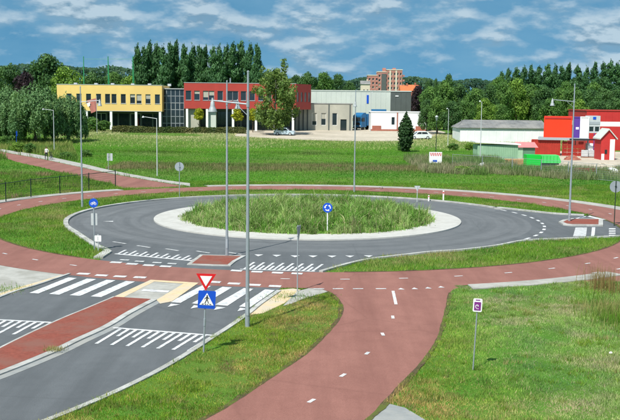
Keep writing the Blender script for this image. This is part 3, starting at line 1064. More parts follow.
# dry stalks at the right edge
px_ = at(607, 290)
x, y = px_.x + rng.normal(0, 0.42, 420), px_.y + rng.normal(0, 0.8, 420)
c = lerp((0.20, 0.13, 0.05), (0.32, 0.25, 0.10), rng.uniform(0, 1, 420))
blades('dry_stalks', x, y, rng.uniform(0.4, 1.25, 420), rng.uniform(0.008, 0.02, 420), c, 'thin brown dry weed stalks at the right edge by the red path', lean=0.16, seg=2)
px_ = at(622, 318)
x, y = px_.x + rng.normal(0, 0.7, 2600), px_.y + rng.normal(0, 1.7, 2600)
c = grass_cols(x, y, 0.2, 0.8, 90)
blades('tall_weeds', x, y, rng.uniform(0.15, 0.5, 2600), rng.uniform(0.012, 0.03, 2600), c, 'tall green weeds at the right edge on the near bank', lean=0.3, seg=2)
# weeds on the left pavement and on the median kerb
for (wx, wy, n, lab) in [(2, 290, 700, 'green weeds on the pale pavement at the left edge'), (55, 352.5, 240, 'small brown weed tuft on the kerb of the long median'), (290, 297, 500, 'weeds in the pale concrete beside the lone sign post')]:
    p = at(wx, wy)
    sg = 0.14 if n == 240 else 0.5
    x, y = p.x + rng.normal(0, sg*1.3, n), p.y + rng.normal(0, sg, n)
    base_z = np.full(n, 0.1 if n == 240 else 0.01)
    blades('weeds', x, y, rng.uniform(0.04, 0.16, n), rng.uniform(0.012, 0.025, n), grass_cols(x, y, 0.5 if n == 240 else 0.1, 1.0, 99), lab, z=base_z, lean=0.6)

# island planting: clumps of tall ornamental grass
nt_ = 430
rr_ = (R_VEG-0.45)*np.sqrt(rng.uniform(0, 1, nt_))
aa_ = rng.uniform(0, 2*np.pi, nt_)
ne_ = 84
ea = np.linspace(0, 2*np.pi, ne_, endpoint=False) + rng.normal(0, 0.02, ne_)
er = R_VEG - 0.3 + rng.normal(0, 0.12, ne_)
cxs = np.concatenate([C0.x + rr_*np.cos(aa_), C0.x + er*np.cos(ea)])
cys = np.concatenate([C0.y + rr_*np.sin(aa_), C0.y + er*np.sin(ea)])
hc = np.concatenate([0.35 + 0.95*rng.uniform(0, 1, nt_)**1.6 + 0.25*(fbm(cxs[:nt_]*0.6, cys[:nt_]*0.6, 17) - 0.5), rng.uniform(0.25, 0.65, ne_)])
spread = np.concatenate([rng.uniform(0.16, 0.34, nt_), rng.uniform(0.14, 0.24, ne_)])
tone = np.concatenate([np.clip(fbm(cxs[:nt_]*0.7, cys[:nt_]*0.7, 15)*2.6-0.8+rng.normal(0, .25, nt_), 0, 1), rng.uniform(0, 0.8, ne_)])
nb = 130
n = len(cxs)*nb
ox_, oy_ = rng.normal(0, 1, n)*np.repeat(spread, nb), rng.normal(0, 1, n)*np.repeat(spread, nb)
x, y = np.repeat(cxs, nb) + ox_, np.repeat(cys, nb) + oy_
tn = np.clip(np.repeat(tone, nb) + rng.normal(0, 0.14, n), 0, 1)
c = lerp((0.125, 0.28, 0.04), (0.33, 0.43, 0.16), tn)
sd_ = rng.uniform(0, 1, n) < 0.12
c[sd_] = np.array([0.48, 0.42, 0.26])
c *= rng.uniform(0.6, 1.35, (n, 1))*np.repeat(rng.uniform(0.72, 1.38, len(cxs)), nb)[:, None]
rad = np.hypot(x-C0.x, y-C0.y)
z0 = 0.55*np.clip(1-(rad/8.7)**2, 0, 1) + 0.05
fall = np.exp(-(ox_**2+oy_**2)/(2*(1.3*np.repeat(spread, nb))**2))
blades('island_planting', x, y, np.repeat(hc, nb)*rng.uniform(0.5, 1.15, n)*(0.45+0.55*fall), rng.uniform(0.02, 0.05, n), c, 'tall ornamental grasses massed on the roundabout island', z=z0, lean=0.5, seg=2)
# leafy weeds between the grasses
nl = 15000
i_ = rng.integers(0, nt_, nl)
P = np.stack([cxs[i_] + rng.normal(0, 0.35, nl), cys[i_] + rng.normal(0, 0.35, nl), np.zeros(nl)], -1)
rad = np.hypot(P[:, 0]-C0.x, P[:, 1]-C0.y)
P[:, 2] = 0.55*np.clip(1-(rad/8.7)**2, 0, 1) + 0.05 + hc[i_]*rng.uniform(0.1, 0.75, nl)
ISLAND_LEAVES = (P, lerp((0.10, 0.24, 0.035), (0.26, 0.38, 0.10), rng.uniform(0, 1, nl))*rng.uniform(0.6, 1.25, (nl, 1)))


# ------------------------------------------------------------------ lamp posts
def lamp_post(px, py, H, armv, label, arm_f=0.878):
    p = at(px, py)
    t = thing('lamp_post', label, 'lamp post', p, 0, 'tall galvanised lamp posts')
    MB().cyl((0, 0, 0), (0, 0, 1.1), 0.088, 0.085, 12).cyl((0, 0, 1.1), (0, 0, H), 0.073, 0.038, 12).build('pole', 'galv', t, smooth=False)
    MB().box(-0.045, 0.045, -0.095, -0.07, 0.45, 0.95).build('service_door', 'signback', t)
    za = H*arm_f
    av = Vector((*armv, 0))
    e = av + Vector((0, 0, 0.12+za))
    MB().cyl((0, 0, za), e, 0.03, 0.025, 8).cyl(av*0.03 + Vector((0, 0, za-0.38)), av*0.35 + Vector((0, 0, za+0.02)), 0.012, 0.012, 6).cyl((0, 0, za-0.1), (0, 0, za+0.1), 0.06, 0.06, 10).build('arm', 'galv', t)
    sh = MB().lathe([(0.03, 0.10), (0.045, -0.02), (0.075, -0.05), (0.085, -0.20), (0.115, -0.27), (0.165, -0.40), (0.17, -0.43), (0.155, -0.42), (0.09, -0.26), (0.0, -0.24)], e, 16).build('lamp_shade', 'shade', t, smooth=True)
    MB().lathe([(0.0, -0.41), (0.08, -0.39), (0.12, -0.34), (0.09, -0.28)], e, 12).build('lamp_glass', 'lampglass', sh, smooth=True)
    MB().lathe([(0.045, 0.0), (0.045, 0.05), (0.0, 0.08)], (0, 0, H-0.005), 10).build('cap', 'galv', t)
    return t


lamp_post(247.4, 327, 9.38, (-1.34, 0.55), 'tallest nearest lamp post, on the grass verge beside the approach road')
lamp_post(226.9, 256.5, 9.30, (0.46, 1.4), 'lamp post standing on the short red traffic island')
lamp_post(82.3, 207, 9.15, (1.5, -0.2), 'lamp post on the verge at the left of the roundabout')
lamp_post(354.2, 192.2, 9.2, (-0.1, -1.5), 'lamp post behind the roundabout, beyond the island planting')
lamp_post(569.2, 222.5, 9.6, (-1.5, 0.0), 'lamp post on the splitter island at the right')


def path_lamp(px, py, H, armx, label, m='galvlight'):
    p = at(px, py)
    t = thing('path_lamp', label, 'lamp post', p, 0, 'slim path lamps')
    MB().cyl((0, 0, 0), (0, 0, H), 0.065, 0.04, 10).build('pole', m, t)
    if armx:
        MB().cyl((0, 0, H-0.05), (armx, 0, H+0.15), 0.03, 0.025, 8).build('arm', m, t)
        MB().lathe([(0.02, 0.12), (0.07, 0.06), (0.15, -0.06), (0.14, -0.09), (0.0, -0.09)], (armx, 0, H+0.12), 10).build('lamp_head', m, t, smooth=True)
    else:
        MB().lathe([(0.04, -0.05), (0.09, 0.0), (0.20, 0.45), (0.24, 0.50), (0.05, 0.66), (0, 0.67)], (0, 0, H), 10).build('lamp_head', 'galvlight', t, smooth=True)
    return t


path_lamp(157.2, 176, 6.2, -1.45, 'slim pale lamp post in the meadow right of the path junction')
path_lamp(54.3, 154, 6.4, -1.5, 'slim pale lamp post standing by the walking person')
path_lamp(435.5, 166, 5.8, 0, 'dark post with a white lantern above the white notice board', 'darkmetal')
path_lamp(447.8, 146, 6.6, -0.28, 'thin pale lamp post in front of the dense trees at the right')
path_lamp(480, 163, 8.2, -0.24, 'thin pale lamp post beside the pale green shed')
path_lamp(370.5, 132, 8.6, 0.26, 'thin pale lamp post in front of the white low building')


# ------------------------------------------------------------------ signs
def disc(mb, c, r, y, n=28, r_in=0.0):
    if r_in:
        vs = [(c[0]+rr*math.cos(2*math.pi*k/n), y, c[1]+rr*math.sin(2*math.pi*k/n)) for rr in (r, r_in) for k in range(n)]
        mb.add(vs, [(k, (k+1) % n, n+(k+1) % n, n+k) for k in range(n)])
    else:
        mb.add([(c[0]+r*math.cos(2*math.pi*k/n), y, c[1]+r*math.sin(2*math.pi*k/n)) for k in range(n)], [tuple(range(n))])
    return mb


def plate(poly, y0, y1):
    n = len(poly)
    mb = MB()
    mb.add([(p[0], y0, p[1]) for p in poly] + [(p[0], y1, p[1]) for p in poly],
           [tuple(range(n)), tuple(range(n, 2*n))[::-1]] + [(i, (i+1) % n, n+(i+1) % n, n+i) for i in range(n)])
    return mb


def circ(r, cz, n=28):
    return [(r*math.cos(2*math.pi*k/n), cz + r*math.sin(2*math.pi*k/n)) for k in range(n)]


def rrect(w, h, cz, r=0.04):
    pts = []
    for sx, sz, a0 in ((1, 1, 0), (-1, 1, 90), (-1, -1, 180), (1, -1, 270)):
        for k in range(4):
            a = math.radians(a0 + 30*k)
            pts.append((sx*(w/2-r) + r*math.cos(a), cz + sz*(h/2-r) + r*math.sin(a)))
    return pts


# yield + pedestrian crossing sign
t = thing('road_sign', 'red and white yield triangle above a blue pedestrian crossing sign', 'road sign', at(203.6, 352.5), math.radians(4))
t.rotation_euler = (0, math.radians(2.0), math.radians(4))
MB().cyl((0, 0.03, 0), (0, 0.03, 2.62), 0.03, 0.03, 10).cyl((0, 0.03, 0.9), (0, 0.03, 1.15), 0.042, 0.042, 10).build('pole', 'galv', t)
tri = lambda s, cz: [(-s*0.5, cz+s*0.2887), (0, cz-s*0.577), (s*0.5, cz+s*0.2887)]
ys = plate(tri(0.66, 2.48), -0.02, 0.0).build('yield_triangle', 'signred', t)
plate(tri(0.40, 2.48), -0.027, -0.021).build('white_field', 'white', ys)
ps = plate(rrect(0.58, 0.60, 1.80), -0.02, 0.0).build('crossing_plate', 'signblue', t)
ps.rotation_euler = (0, math.radians(1.5), 0)
plate([(-0.235, 1.62), (0.235, 1.62), (0, 2.03)], -0.026, -0.021).build('white_triangle', 'white', ps)
fig = MB()
for poly in ([(-0.016, 1.80), (0.024, 1.80), (0.03, 1.90), (-0.02, 1.90)], [(-0.016, 1.81), (0.008, 1.80), (-0.045, 1.67), (-0.07, 1.675)],
             [(0.0, 1.80), (0.026, 1.81), (0.075, 1.69), (0.055, 1.67)], [(-0.02, 1.895), (-0.015, 1.865), (-0.075, 1.81), (-0.085, 1.825)],
             [(0.03, 1.895), (0.02, 1.865), (0.075, 1.82), (0.088, 1.835)],
             [(-0.17, 1.635), (-0.11, 1.635), (-0.085, 1.665), (-0.13, 1.665)], [(0.11, 1.635), (0.17, 1.635), (0.13, 1.665), (0.085, 1.665)],
             [(-0.06, 1.635), (-0.01, 1.635), (-0.01, 1.660), (-0.04, 1.660)], [(0.02, 1.635), (0.06, 1.635), (0.045, 1.660), (0.02, 1.660)]):
    q = plate(poly, -0.031, -0.027)
    fig.add(q.v, q.f)
q = plate([(p[0]*1.0+0.006, p[1]) for p in circ(0.026, 1.93, 12)], -0.031, -0.027)
fig.add(q.v, q.f)
fig.build('walking_figure', 'black', ps)


def roundabout_arrows(cz, R=0.17):
    mb = MB()
    for k in range(3):
        a0 = math.radians(100 + 120*k)
        n = 7
        pts = []
        for rr in (R+0.03, R-0.03):
            row = [(rr*math.cos(a0 + i*math.radians(66)/n), cz + rr*math.sin(a0 + i*math.radians(66)/n)) for i in range(n+1)]
            pts.append(row)
        for i in range(n):
            q = plate([pts[0][i], pts[0][i+1], pts[1][i+1], pts[1][i]], -0.030, -0.022)
            mb.add(q.v, q.f)
        a1 = a0 + math.radians(66)
        q = plate([((R+0.075)*math.cos(a1), cz+(R+0.075)*math.sin(a1)), (R*math.cos(a1+0.5), cz+R*math.sin(a1+0.5)), ((R-0.075)*math.cos(a1), cz+(R-0.075)*math.sin(a1))], -0.030, -0.022)
        mb.add(q.v, q.f)
    return mb


t = thing('road_sign', 'round blue roundabout sign on a white post at the island', 'road sign', (*at(327.3, 233.5).xy, 0.09))
MB().cyl((0, 0.04, 0), (0, 0.04, 1.75), 0.04, 0.04, 10).build('pole', 'white', t)
ds = plate(circ(0.31, 1.55), -0.02, 0.0).build('blue_disc', 'signblue', t)
roundabout_arrows(1.55).build('white_arrows', 'white', ds)

t = thing('road_sign', 'round blue sign with pale panels at the left entry verge', 'road sign', at(94.3, 251))
MB().cyl((0, 0.04, 0), (0, 0.04, 2.95), 0.035, 0.035, 10).build('pole', 'galv', t)
ds = plate(circ(0.25, 2.66), -0.02, 0.0).build('blue_disc', 'signblue', t)
q = plate([(0.0, 2.30), (0.0, 2.30), (0.0, 2.30)], -.03, -.02)
bk = MB()
disc(bk, (-0.11, 2.56), 0.085, -0.024, 20, 0.06)
disc(bk, (0.11, 2.56), 0.085, -0.024, 20, 0.06)
for a, b in (((-0.11, 2.56), (-0.03, 2.69)), ((-0.03, 2.69), (0.09, 2.69)), ((0.09, 2.71), (0.11, 2.56)), ((-0.03, 2.69), (0.0, 2.56)), ((0.0, 2.56), (-0.11, 2.56)), ((0.0, 2.56), (0.09, 2.69))):
    dx, dz = b[0]-a[0], b[1]-a[1]
    L = math.hypot(dx, dz)
    nx, nz = -dz/L*0.012, dx/L*0.012
    bk.add([(a[0]+nx, -0.025, a[1]+nz), (b[0]+nx, -0.025, b[1]+nz), (b[0]-nx, -0.025, b[1]-nz), (a[0]-nx, -0.025, a[1]-nz)], [(0, 1, 2, 3)])
bk.v = [(x_*0.8, y_, 2.66 + (z_-2.61)*0.8) for x_, y_, z_ in bk.v]
bk.build('bicycle_symbol', 'white', ds)
plate(rrect(0.34, 0.66, 1.75, 0.03), 0.08, 0.10).build('pale_panel', 'galvlight', t)
t = thing('road_sign', 'small white square plate on a short post at the left entry', 'road sign', at(98.2, 251.5))
MB().cyl((0, 0.03, 0), (0, 0.03, 0.95), 0.03, 0.03, 8).build('pole', 'galvlight', t)
sq = plate(rrect(0.36, 0.34, 0.72, 0.03), -0.02, 0.0).build('white_plate', 'white', t)
plate(rrect(0.03, 0.22, 0.72, 0.01), -0.026, -0.021).build('dark_stripe', 'signback', sq)

# seen from the side at the crossing
t = thing('road_sign', 'narrow dark sign seen edge-on on a thin post beside the zebra crossing', 'road sign', at(298, 291.5), math.radians(75))
MB().cyl((0, 0.03, 0), (0, 0.03, 2.95), 0.028, 0.028, 8).build('pole', 'galv', t)
plate([(-0.33, 2.92), (0, 2.28), (0.33, 2.92)], -0.02, 0.0).build('triangle_plate', 'signback', t)
plate(rrect(0.1, 0.08, 2.5, 0.02), 0.0, 0.06).build('bracket', 'signback', t)

# purple plate on the near bank
t = thing('road_sign', 'small white and purple notice on a thin post in the right foreground', 'road sign', at(473, 370.5), math.radians(-6))
t.rotation_euler = (0, math.radians(2.2), math.radians(-6))
MB().cyl((0, 0.025, 0), (0, 0.025, 2.25), 0.022, 0.022, 8).build('pole', 'galv', t)
wp = plate(rrect(0.28, 0.42, 2.10, 0.04), -0.02, 0.0).build('white_plate', 'white', t)
pp = plate(rrect(0.21, 0.27, 2.07, 0.02), -0.026, -0.021).build('purple_field', 'purple', wp)
sw = MB()
for k in range(10):
    a = k*0.55
    r = 0.018 + k*0.007
    q = plate([(r*math.cos(a)-0.012, 2.07+r*math.sin(a)-0.012), (r*math.cos(a)+0.012, 2.07+r*math.sin(a)-0.012), (r*math.cos(a)+0.012, 2.07+r*math.sin(a)+0.012), (r*math.cos(a)-0.012, 2.07+r*math.sin(a)+0.012)], -0.032, -0.027)
    sw.add(q.v, q.f)
sw.build('white_motif', 'white', wp)
plate(rrect(0.14, 0.03, 2.265, 0.01), -0.026, -0.021).build('dark_line', 'purple', wp)

# sign backs
def back_sign(px, py, label, H, shape, rot=0.0, pole='galv', m='signback', w=0.32):
    t = thing('road_sign', label, 'road sign', at(px, py), rot)
    MB().cyl((0, -0.03, 0), (0, -0.03, H), 0.032, 0.032, 8).build('pole', pole, t)
    if shape == 'round':
        plate(circ(w, H-w), 0.0, 0.02).build('round_plate', m, t)
    elif shape == 'tri':
        plate([(-w, H), (0, H-1.6*w), (w, H)], 0.0, 0.02).build('triangle_plate', m, t)
    elif shape == 'pair':
        plate(rrect(w, 0.85, H-0.45, 0.03), 0.0, 0.02).build('plate', m, t)
        o = plate(rrect(w, 0.85, H-0.45, 0.03), 0.0, 0.02).build('plate', m, t)
        o.location = (w*1.25, 0, 0)
    MB().box(-0.06, 0.06, -0.07, -0.002, H-0.4, H-0.34).build('clamp', pole, t)
    return t


back_sign(179.5, 197.5, 'grey back of a round sign at the far side of the roundabout', 3.0, 'round', 0.15, w=0.38)
back_sign(417, 202, 'small grey triangular sign back at the far right of the island', 1.35, 'tri', 0.0, 'galvlight', 'galvlight', w=0.26)
back_sign(614, 226, 'round grey sign on a dark post at the right edge', 3.1, 'round', -0.1, 'darkmetal', 'galv', w=0.40)
back_sign(108.4, 170.5, 'pair of narrow grey sign plates beside the upper left path', 2.0, 'pair', 0.1, 'galv', 'galvlight', w=0.28)
back_sign(16.6, 146.5, 'slim blue sign at the far left below the willows', 2.6, 'pair', 0.0, 'signblue', 'signblue', w=0.09)
for px, py, h, lab in [(428.6, 201.2, 0.5, 'short white marker post behind the island, left one of two'), (443.2, 200.6, 0.85, 'taller white marker post behind the island, right one of two')]:
    t = thing('marker_post', lab, 'marker post', at(px, py), 0, 'white marker posts behind the island')
    MB().prism([(-0.06, -0.03), (0.06, -0.03), (0.05, 0.04), (-0.05, 0.04)], 0, h).build('post', 'white', t)
    MB().box(-0.05, 0.05, -0.036, -0.031, h*0.72, h*0.86).build('reflector', 'signred', t)
# white board with red zigzags
t = thing('notice_board', 'white board with red zigzags in the meadow right of centre', 'sign', at(435.3, 167.5))
for sx in (-0.7, 0.7):
    MB().box(sx-0.04, sx+0.04, 0.02, 0.09, 0, 1.9).build('post', 'galv', t)
bd = plate([(-0.8, 0.55), (0.8, 0.55), (0.8, 1.95), (-0.8, 1.95)], -0.03, 0.0).build('board', 'white', t)
zz = MB()
for k in range(5):
    xx = -0.68 + k*0.29
    for q in (plate([(xx, 1.85), (xx+0.09, 1.85), (xx+0.18, 1.45), (xx+0.09, 1.45)], -0.037, -0.031), plate([(xx+0.2, 1.45), (xx+0.24, 1.5), (xx+0.29, 1.8), (xx+0.22, 1.8)], -0.037, -0.031)):
        zz.add(q.v, q.f)
zz.build('red_zigzag', 'signred', bd)
plate([(-0.35, 0.7), (0.2, 0.7), (0.2, 0.95), (-0.35, 0.95)], -0.037, -0.031).build('blue_mark', 'signblue', bd)

# ------------------------------------------------------------------ fence at the left
fpx = [(-22, 206.5), (6, 202), (31, 197.5), (60, 194), (89, 190.5), (115.5, 187)]
fp = gpx(fpx)
t = thing('fence', 'dark green wire mesh fence with posts beside the red ring at the left', 'fence', (*fp[0], 0))
o0 = Vector((*fp[0], 0))
FH = 1.5
for p in fp:
    q = Vector((*p, 0)) - o0
    MB().cyl(q, q + Vector((0, 0, FH+0.06)), 0.045, 0.045, 8).lathe([(0.055, 0), (0.04, 0.05), (0, 0.06)], q + Vector((0, 0, FH+0.055)), 8).build('post', 'darkmetal', t)
for a, b in zip(fp[:-1], fp[1:]):
    A, B = Vector((*a, 0)) - o0, Vector((*b, 0)) - o0
    MB().cyl(A + Vector((0, 0, FH)), B + Vector((0, 0, FH)), 0.026, 0.026, 6).build('top_rail', 'darkmetal', t)
    wm = MB()
    L = (B-A).length
    for k in range(1, 7):
        z = 0.1 + k*0.2
        wm.cyl(A + Vector((0, 0, z)), B + Vector((0, 0, z)), 0.006, 0.006, 4, False)
    for k in range(1, int(L/0.2)):
        q = A.lerp(B, k*0.2/L)
        wm.cyl(q + Vector((0, 0, 0.05)), q + Vector((0, 0, FH)), 0.0045, 0.0045, 4, False)
    wm.build('wire_mesh', 'darkmetal', t)

# ------------------------------------------------------------------ person with a bicycle
pp_ = at(46.6, 160)
def figure():
    J = {'pel': (0, 0, 0.96), 'waist': (0, 0, 1.10), 'chest': (0, 0.0, 1.32), 'neck': (0, 0, 1.50), 'head': (0, 0.0, 1.60), 'crown': (0, 0, 1.74),
         'lh': (-0.1, 0, 0.92), 'lk': (-0.11, -0.13, 0.50), 'la': (-0.11, -0.12, 0.09), 'lt': (-0.11, -0.27, 0.04),
         'rh': (0.1, 0, 0.92), 'rk': (0.11, 0.02, 0.50), 'ra': (0.11, 0.22, 0.13), 'rt': (0.11, 0.12, 0.03),
         'ls': (-0.19, 0, 1.43), 'le': (-0.25, 0.05, 1.15), 'lw': (-0.24, -0.06, 0.93), 'lf': (-0.24, -0.09, 0.84),
         'rs': (0.19, 0, 1.43), 're': (0.29, 0.02, 1.18), 'rw': (0.36, -0.22, 1.06), 'rf': (0.38, -0.30, 1.04)}
    R = {'pel': .15, 'waist': .135, 'chest': .155, 'neck': .06, 'head': .085, 'crown': .075, 'lh': .09, 'lk': .062, 'la': .045, 'lt': .04, 'rh': .09, 'rk': .062, 'ra': .045, 'rt': .04,
         'ls': .065, 'le': .045, 'lw': .034, 'lf': .03, 'rs': .065, 're': .045, 'rw': .034, 'rf': .03}
    E = ['pel-waist', 'waist-chest', 'chest-neck', 'neck-head', 'head-crown', 'pel-lh', 'lh-lk', 'lk-la', 'la-lt', 'pel-rh', 'rh-rk', 'rk-ra', 'ra-rt', 'chest-ls', 'ls-le', 'le-lw', 'lw-lf', 'chest-rs', 'rs-re', 're-rw', 'rw-rf']
    names = list(J)
    me = bpy.data.meshes.new('body_src')
    me.from_pydata([J[k] for k in names], [tuple(names.index(q) for q in e.split('-')) for e in E], [])
    o = bpy.data.objects.new('body_src', me)
    COL.objects.link(o)
    md = o.modifiers.new('skin', 'SKIN')
    for i, k in enumerate(names):
        me.skin_vertices[0].data[i].radius = (R[k], R[k]*(0.72 if k in ('pel', 'waist', 'chest') else 1))
        me.skin_vertices[0].data[i].use_root = (k == 'pel')
    s2 = o.modifiers.new('sub', 'SUBSURF')
    s2.levels = s2.render_levels = 2
    dg = bpy.context.evaluated_depsgraph_get()
    m2 = bpy.data.meshes.new_from_object(o.evaluated_get(dg))
    bpy.data.objects.remove(o)
    m2.materials.clear()
    for k in ('skin', 'shirt', 'jeans', 'rubber'):
        m2.materials.append(M[k])
    for p in m2.polygons:
        c = p.center
        arm = abs(c.x) > 0.21
        p.use_smooth = True
        if c.z < 0.10:
            p.material_index = 3
        elif c.z < 1.02 and not (arm and c.z > 0.8):
            p.material_index = 2
        elif c.z < 1.48 and not (arm and c.z < 1.14):
            p.material_index = 1
        else:
            p.material_index = 0
    return m2


t = thing('person', 'person in a white top and dark trousers walking on the upper left path', 'person', pp_, math.radians(-15))
bo = link_mesh('body', figure(), t)
hm = MB().lathe([(0.098, -0.02), (0.103, 0.03), (0.088, 0.085), (0.05, 0.115), (0.0, 0.122)], (0, 0.022, 1.655), 14)
hm.build('hair', 'hair', t, smooth=True)
fm = MB()
for sx in (-0.032, 0.032):
    fm.lathe([(0, -0.008), (0.009, 0), (0, 0.008)], (sx, -0.083, 1.655), 6)
fm.add([(-0.014, -0.082, 1.615), (0.014, -0.082, 1.615), (0, -0.106, 1.617), (0, -0.084, 1.65)], [(0, 1, 2), (0, 2, 3), (1, 3, 2)])
fm.box(-0.022, 0.022, -0.086, -0.075, 1.583, 1.590)
fm.build('face', 'hair', t)

bq = at(51.2, 159.6)
t = thing('bicycle', 'dark bicycle wheeled along by the walking person', 'bicycle', bq, math.radians(-60))
for wx in (-0.52, 0.52):
    w_ = MB()
    n = 22
    for k in range(n):
        a, b = 2*math.pi*k/n, 2*math.pi*(k+1)/n
        w_.cyl((wx+0.33*math.cos(a), 0, 0.35+0.33*math.sin(a)), (wx+0.33*math.cos(b), 0, 0.35+0.33*math.sin(b)), 0.022, 0.022, 6, False)
    w_ = w_.build('wheel', 'rubber', t)
    sp = MB()
    for k in range(10):
        a = 2*math.pi*k/10
        sp.cyl((wx, 0, 0.35), (wx+0.32*math.cos(a), 0, 0.35+0.32*math.sin(a)), 0.004, 0.004, 4, False)
    sp.build('spokes', 'galv', w_)
fr = MB()
for a, b in (((-0.52, 0, .35), (-0.08, 0, .32)), ((-0.52, 0, .35), (-0.2, 0, .78)), ((-0.08, 0, .32), (-0.24, 0, .88)), ((-0.2, 0, .76), (0.34, 0, .82)), ((-0.08, 0, .32), (0.36, 0, .72)), ((0.34, 0, .84), (0.52, 0, .35)), ((0.34, 0, .84), (0.30, 0, 1.02))):
    fr.cyl(a, b, 0.02, 0.02, 8)
fr.build('frame', 'black', t)
MB().tube([(0.12, -0.28, 1.03), (0.28, -0.2, 1.05), (0.31, 0, 1.03), (0.28, 0.2, 1.05), (0.12, 0.28, 1.03)], 0.015).build('handlebar', 'black', t)
MB().prism([(-0.40, -0.08), (-0.40, 0.08), (-0.2, 0.06), (-0.1, 0.02), (-0.1, -0.02), (-0.2, -0.06)], 0.89, 0.95).build('saddle', 'black', t, bevel=0.015)
MB().cyl((-0.08, -0.1, .32), (-0.08, 0.1, .32), 0.09, 0.09, 12).build('crank', 'galv', t)
MB().tube([(-0.52, -0.04, .35), (-0.60, -0.04, .74), (-0.28, -0.04, .76)], 0.012).build('carrier', 'black', t)


# ------------------------------------------------------------------ buildings
def wall(x0, x1, z0, z1, opens, y=0.0, dep=0.22):
    """front wall in the plane y with real openings and reveals"""
    mb = MB()
    xs = sorted({x0, x1} | {o[0] for o in opens} | {o[1] for o in opens})
    zs = sorted({z0, z1} | {o[2] for o in opens} | {o[3] for o in opens})
    for i in range(len(xs)-1):
        for j in range(len(zs)-1):
            cx_, cz_ = (xs[i]+xs[i+1])/2, (zs[j]+zs[j+1])/2
            if any(o[0] < cx_ < o[1] and o[2] < cz_ < o[3] for o in opens):
                continue
            mb.add([(xs[i], y, zs[j]), (xs[i+1], y, zs[j]), (xs[i+1], y, zs[j+1]), (xs[i], y, zs[j+1])], [(0, 1, 2, 3)])
    for (a, b, c, d) in opens:
        mb.add([(a, y, c), (b, y, c), (b, y, d), (a, y, d), (a, y+dep, c), (b, y+dep, c), (b, y+dep, d), (a, y+dep, d)],
               [(0, 4, 5, 1), (1, 5, 6, 2), (2, 6, 7, 3), (3, 7, 4, 0)])
    return mb


WIN = [0]


def window(parent, a, b, c, d, y=0.0, fm='white', fw_=0.07, dep=0.2, mull=0, name='window', pm='glass'):
    f = MB()
    yy0, yy1 = y+dep-0.06, y+dep+0.02
    f.box(a, a+fw_, yy0, yy1, c, d).box(b-fw_, b, yy0, yy1, c, d).box(a+fw_, b-fw_, yy0, yy1, c, c+fw_).box(a+fw_, b-fw_, yy0, yy1, d-fw_, d)
    for k in range(mull):
        xm = a + (b-a)*(k+1)/(mull+1)
        f.box(xm-fw_/2, xm+fw_/2, yy0, yy1, c+fw_, d-fw_)
    w = f.build(name, fm, parent)
    MB().add([(a+fw_, y+dep, c+fw_), (b-fw_, y+dep, c+fw_), (b-fw_, y+dep, d-fw_), (a+fw_, y+dep, d-fw_)], [(0, 1, 2, 3)]).build('pane', pm, w)
    WIN[0] += 1
    k_ = (WIN[0]*7) % 11
    if name == 'window' and d-c > 1.2 and b-a > 0.7 and k_ in (1, 4, 8) and y < 2.5:
        hh_ = (d-c)*(0.25 + 0.05*k_)
        MB().add([(a+fw_, y+dep-0.012, d-fw_-hh_), (b-fw_, y+dep-0.012, d-fw_-hh_), (b-fw_, y+dep-0.012, d-fw_), (a+fw_, y+dep-0.012, d-fw_)], [(0, 1, 2, 3)]).build('blind', 'beige', w)
    return w


YB = 214.0
ZB = TZ(YB)
# yellow office block
x0, x1, z0, z1 = span(57, 84.9, 162, 111.2, YB)
t = thing('office_building', 'yellow clad two-storey office block raised on white columns', 'building', (x0, YB, ZB))
Wd = x1-x0
zb, zt = z0-ZB, z1-ZB
wins = []
for px in (69, 79, 88.6, 98.6, 107.6, 114, 123.3, 132.6, 139, 148, 157.4):
    xa = pd(px, 98, YB).x - x0
    wins.append((xa-0.55, xa+0.55, zb+(zt-zb)*0.30, zb+(zt-zb)*0.66))
wall(0, Wd, zb, zt, wins).build('wall', 'yellow', t)
MB().add([(0, 0, zb), (0, 12, zb), (0, 12, zt), (0, 0, zt), (Wd, 0, zb), (Wd, 12, zb), (Wd, 12, zt), (Wd, 0, zt)], [(0, 3, 2, 1), (4, 5, 6, 7), (1, 2, 6, 5), (0, 1, 5, 4)]).build('side_wall', 'yellow', t)
MB().box(0.02, Wd-0.02, 0.02, 11.98, zt-0.3, zt-0.05).build('roof', 'greyroof', t)
MB().box(-0.06, Wd+0.06, -0.06, 0.14, zt+0.002, zt+0.1).build('parapet', 'galvlight', t)
MB().box(0, Wd, -0.02, -0.003, zb+0.02, zb+0.10).build('drip_edge', 'galvlight', t)
for w in wins:
    MB().box(w[0]-0.06, w[1]+0.06, -0.07, -0.003, w[2]-0.07, w[2]-0.005).build('sill', 'galvlight', t)
for w in wins:
    window(t, *w, fm='signback')
for px in (62, 86.5, 111, 136, 160):
    xa = pd(px, 120, YB).x - x0
    MB().box(xa-0.26, xa+0.26, 0.05, 0.57, 0, zb-0.002).build('column', 'white', t)
gw = [(k*(Wd/9)+0.15, (k+1)*(Wd/9)-0.15, 0.35, zb-0.5) for k in range(9)]
wall(0, Wd, 0, zb-0.003, gw, y=3.0).build('ground_floor_wall', 'darkclad', t)
for k, w in enumerate(gw):
    window(t, *w, y=3.0, fm='darkmetal' if k % 3 else 'white', mull=1)
MB().box(Wd-6.2, Wd-5.7, 2.4, 2.9, 0, 2.5).build('red_door_post', 'redclad', t)
for k in range(6):
    MB().box(3+k*4.1, 3.7+k*4.1, 3+k % 2*2, 3.9+k % 2*2, zt-0.051, zt+0.45).build('roof_vent', 'galvlight', t)

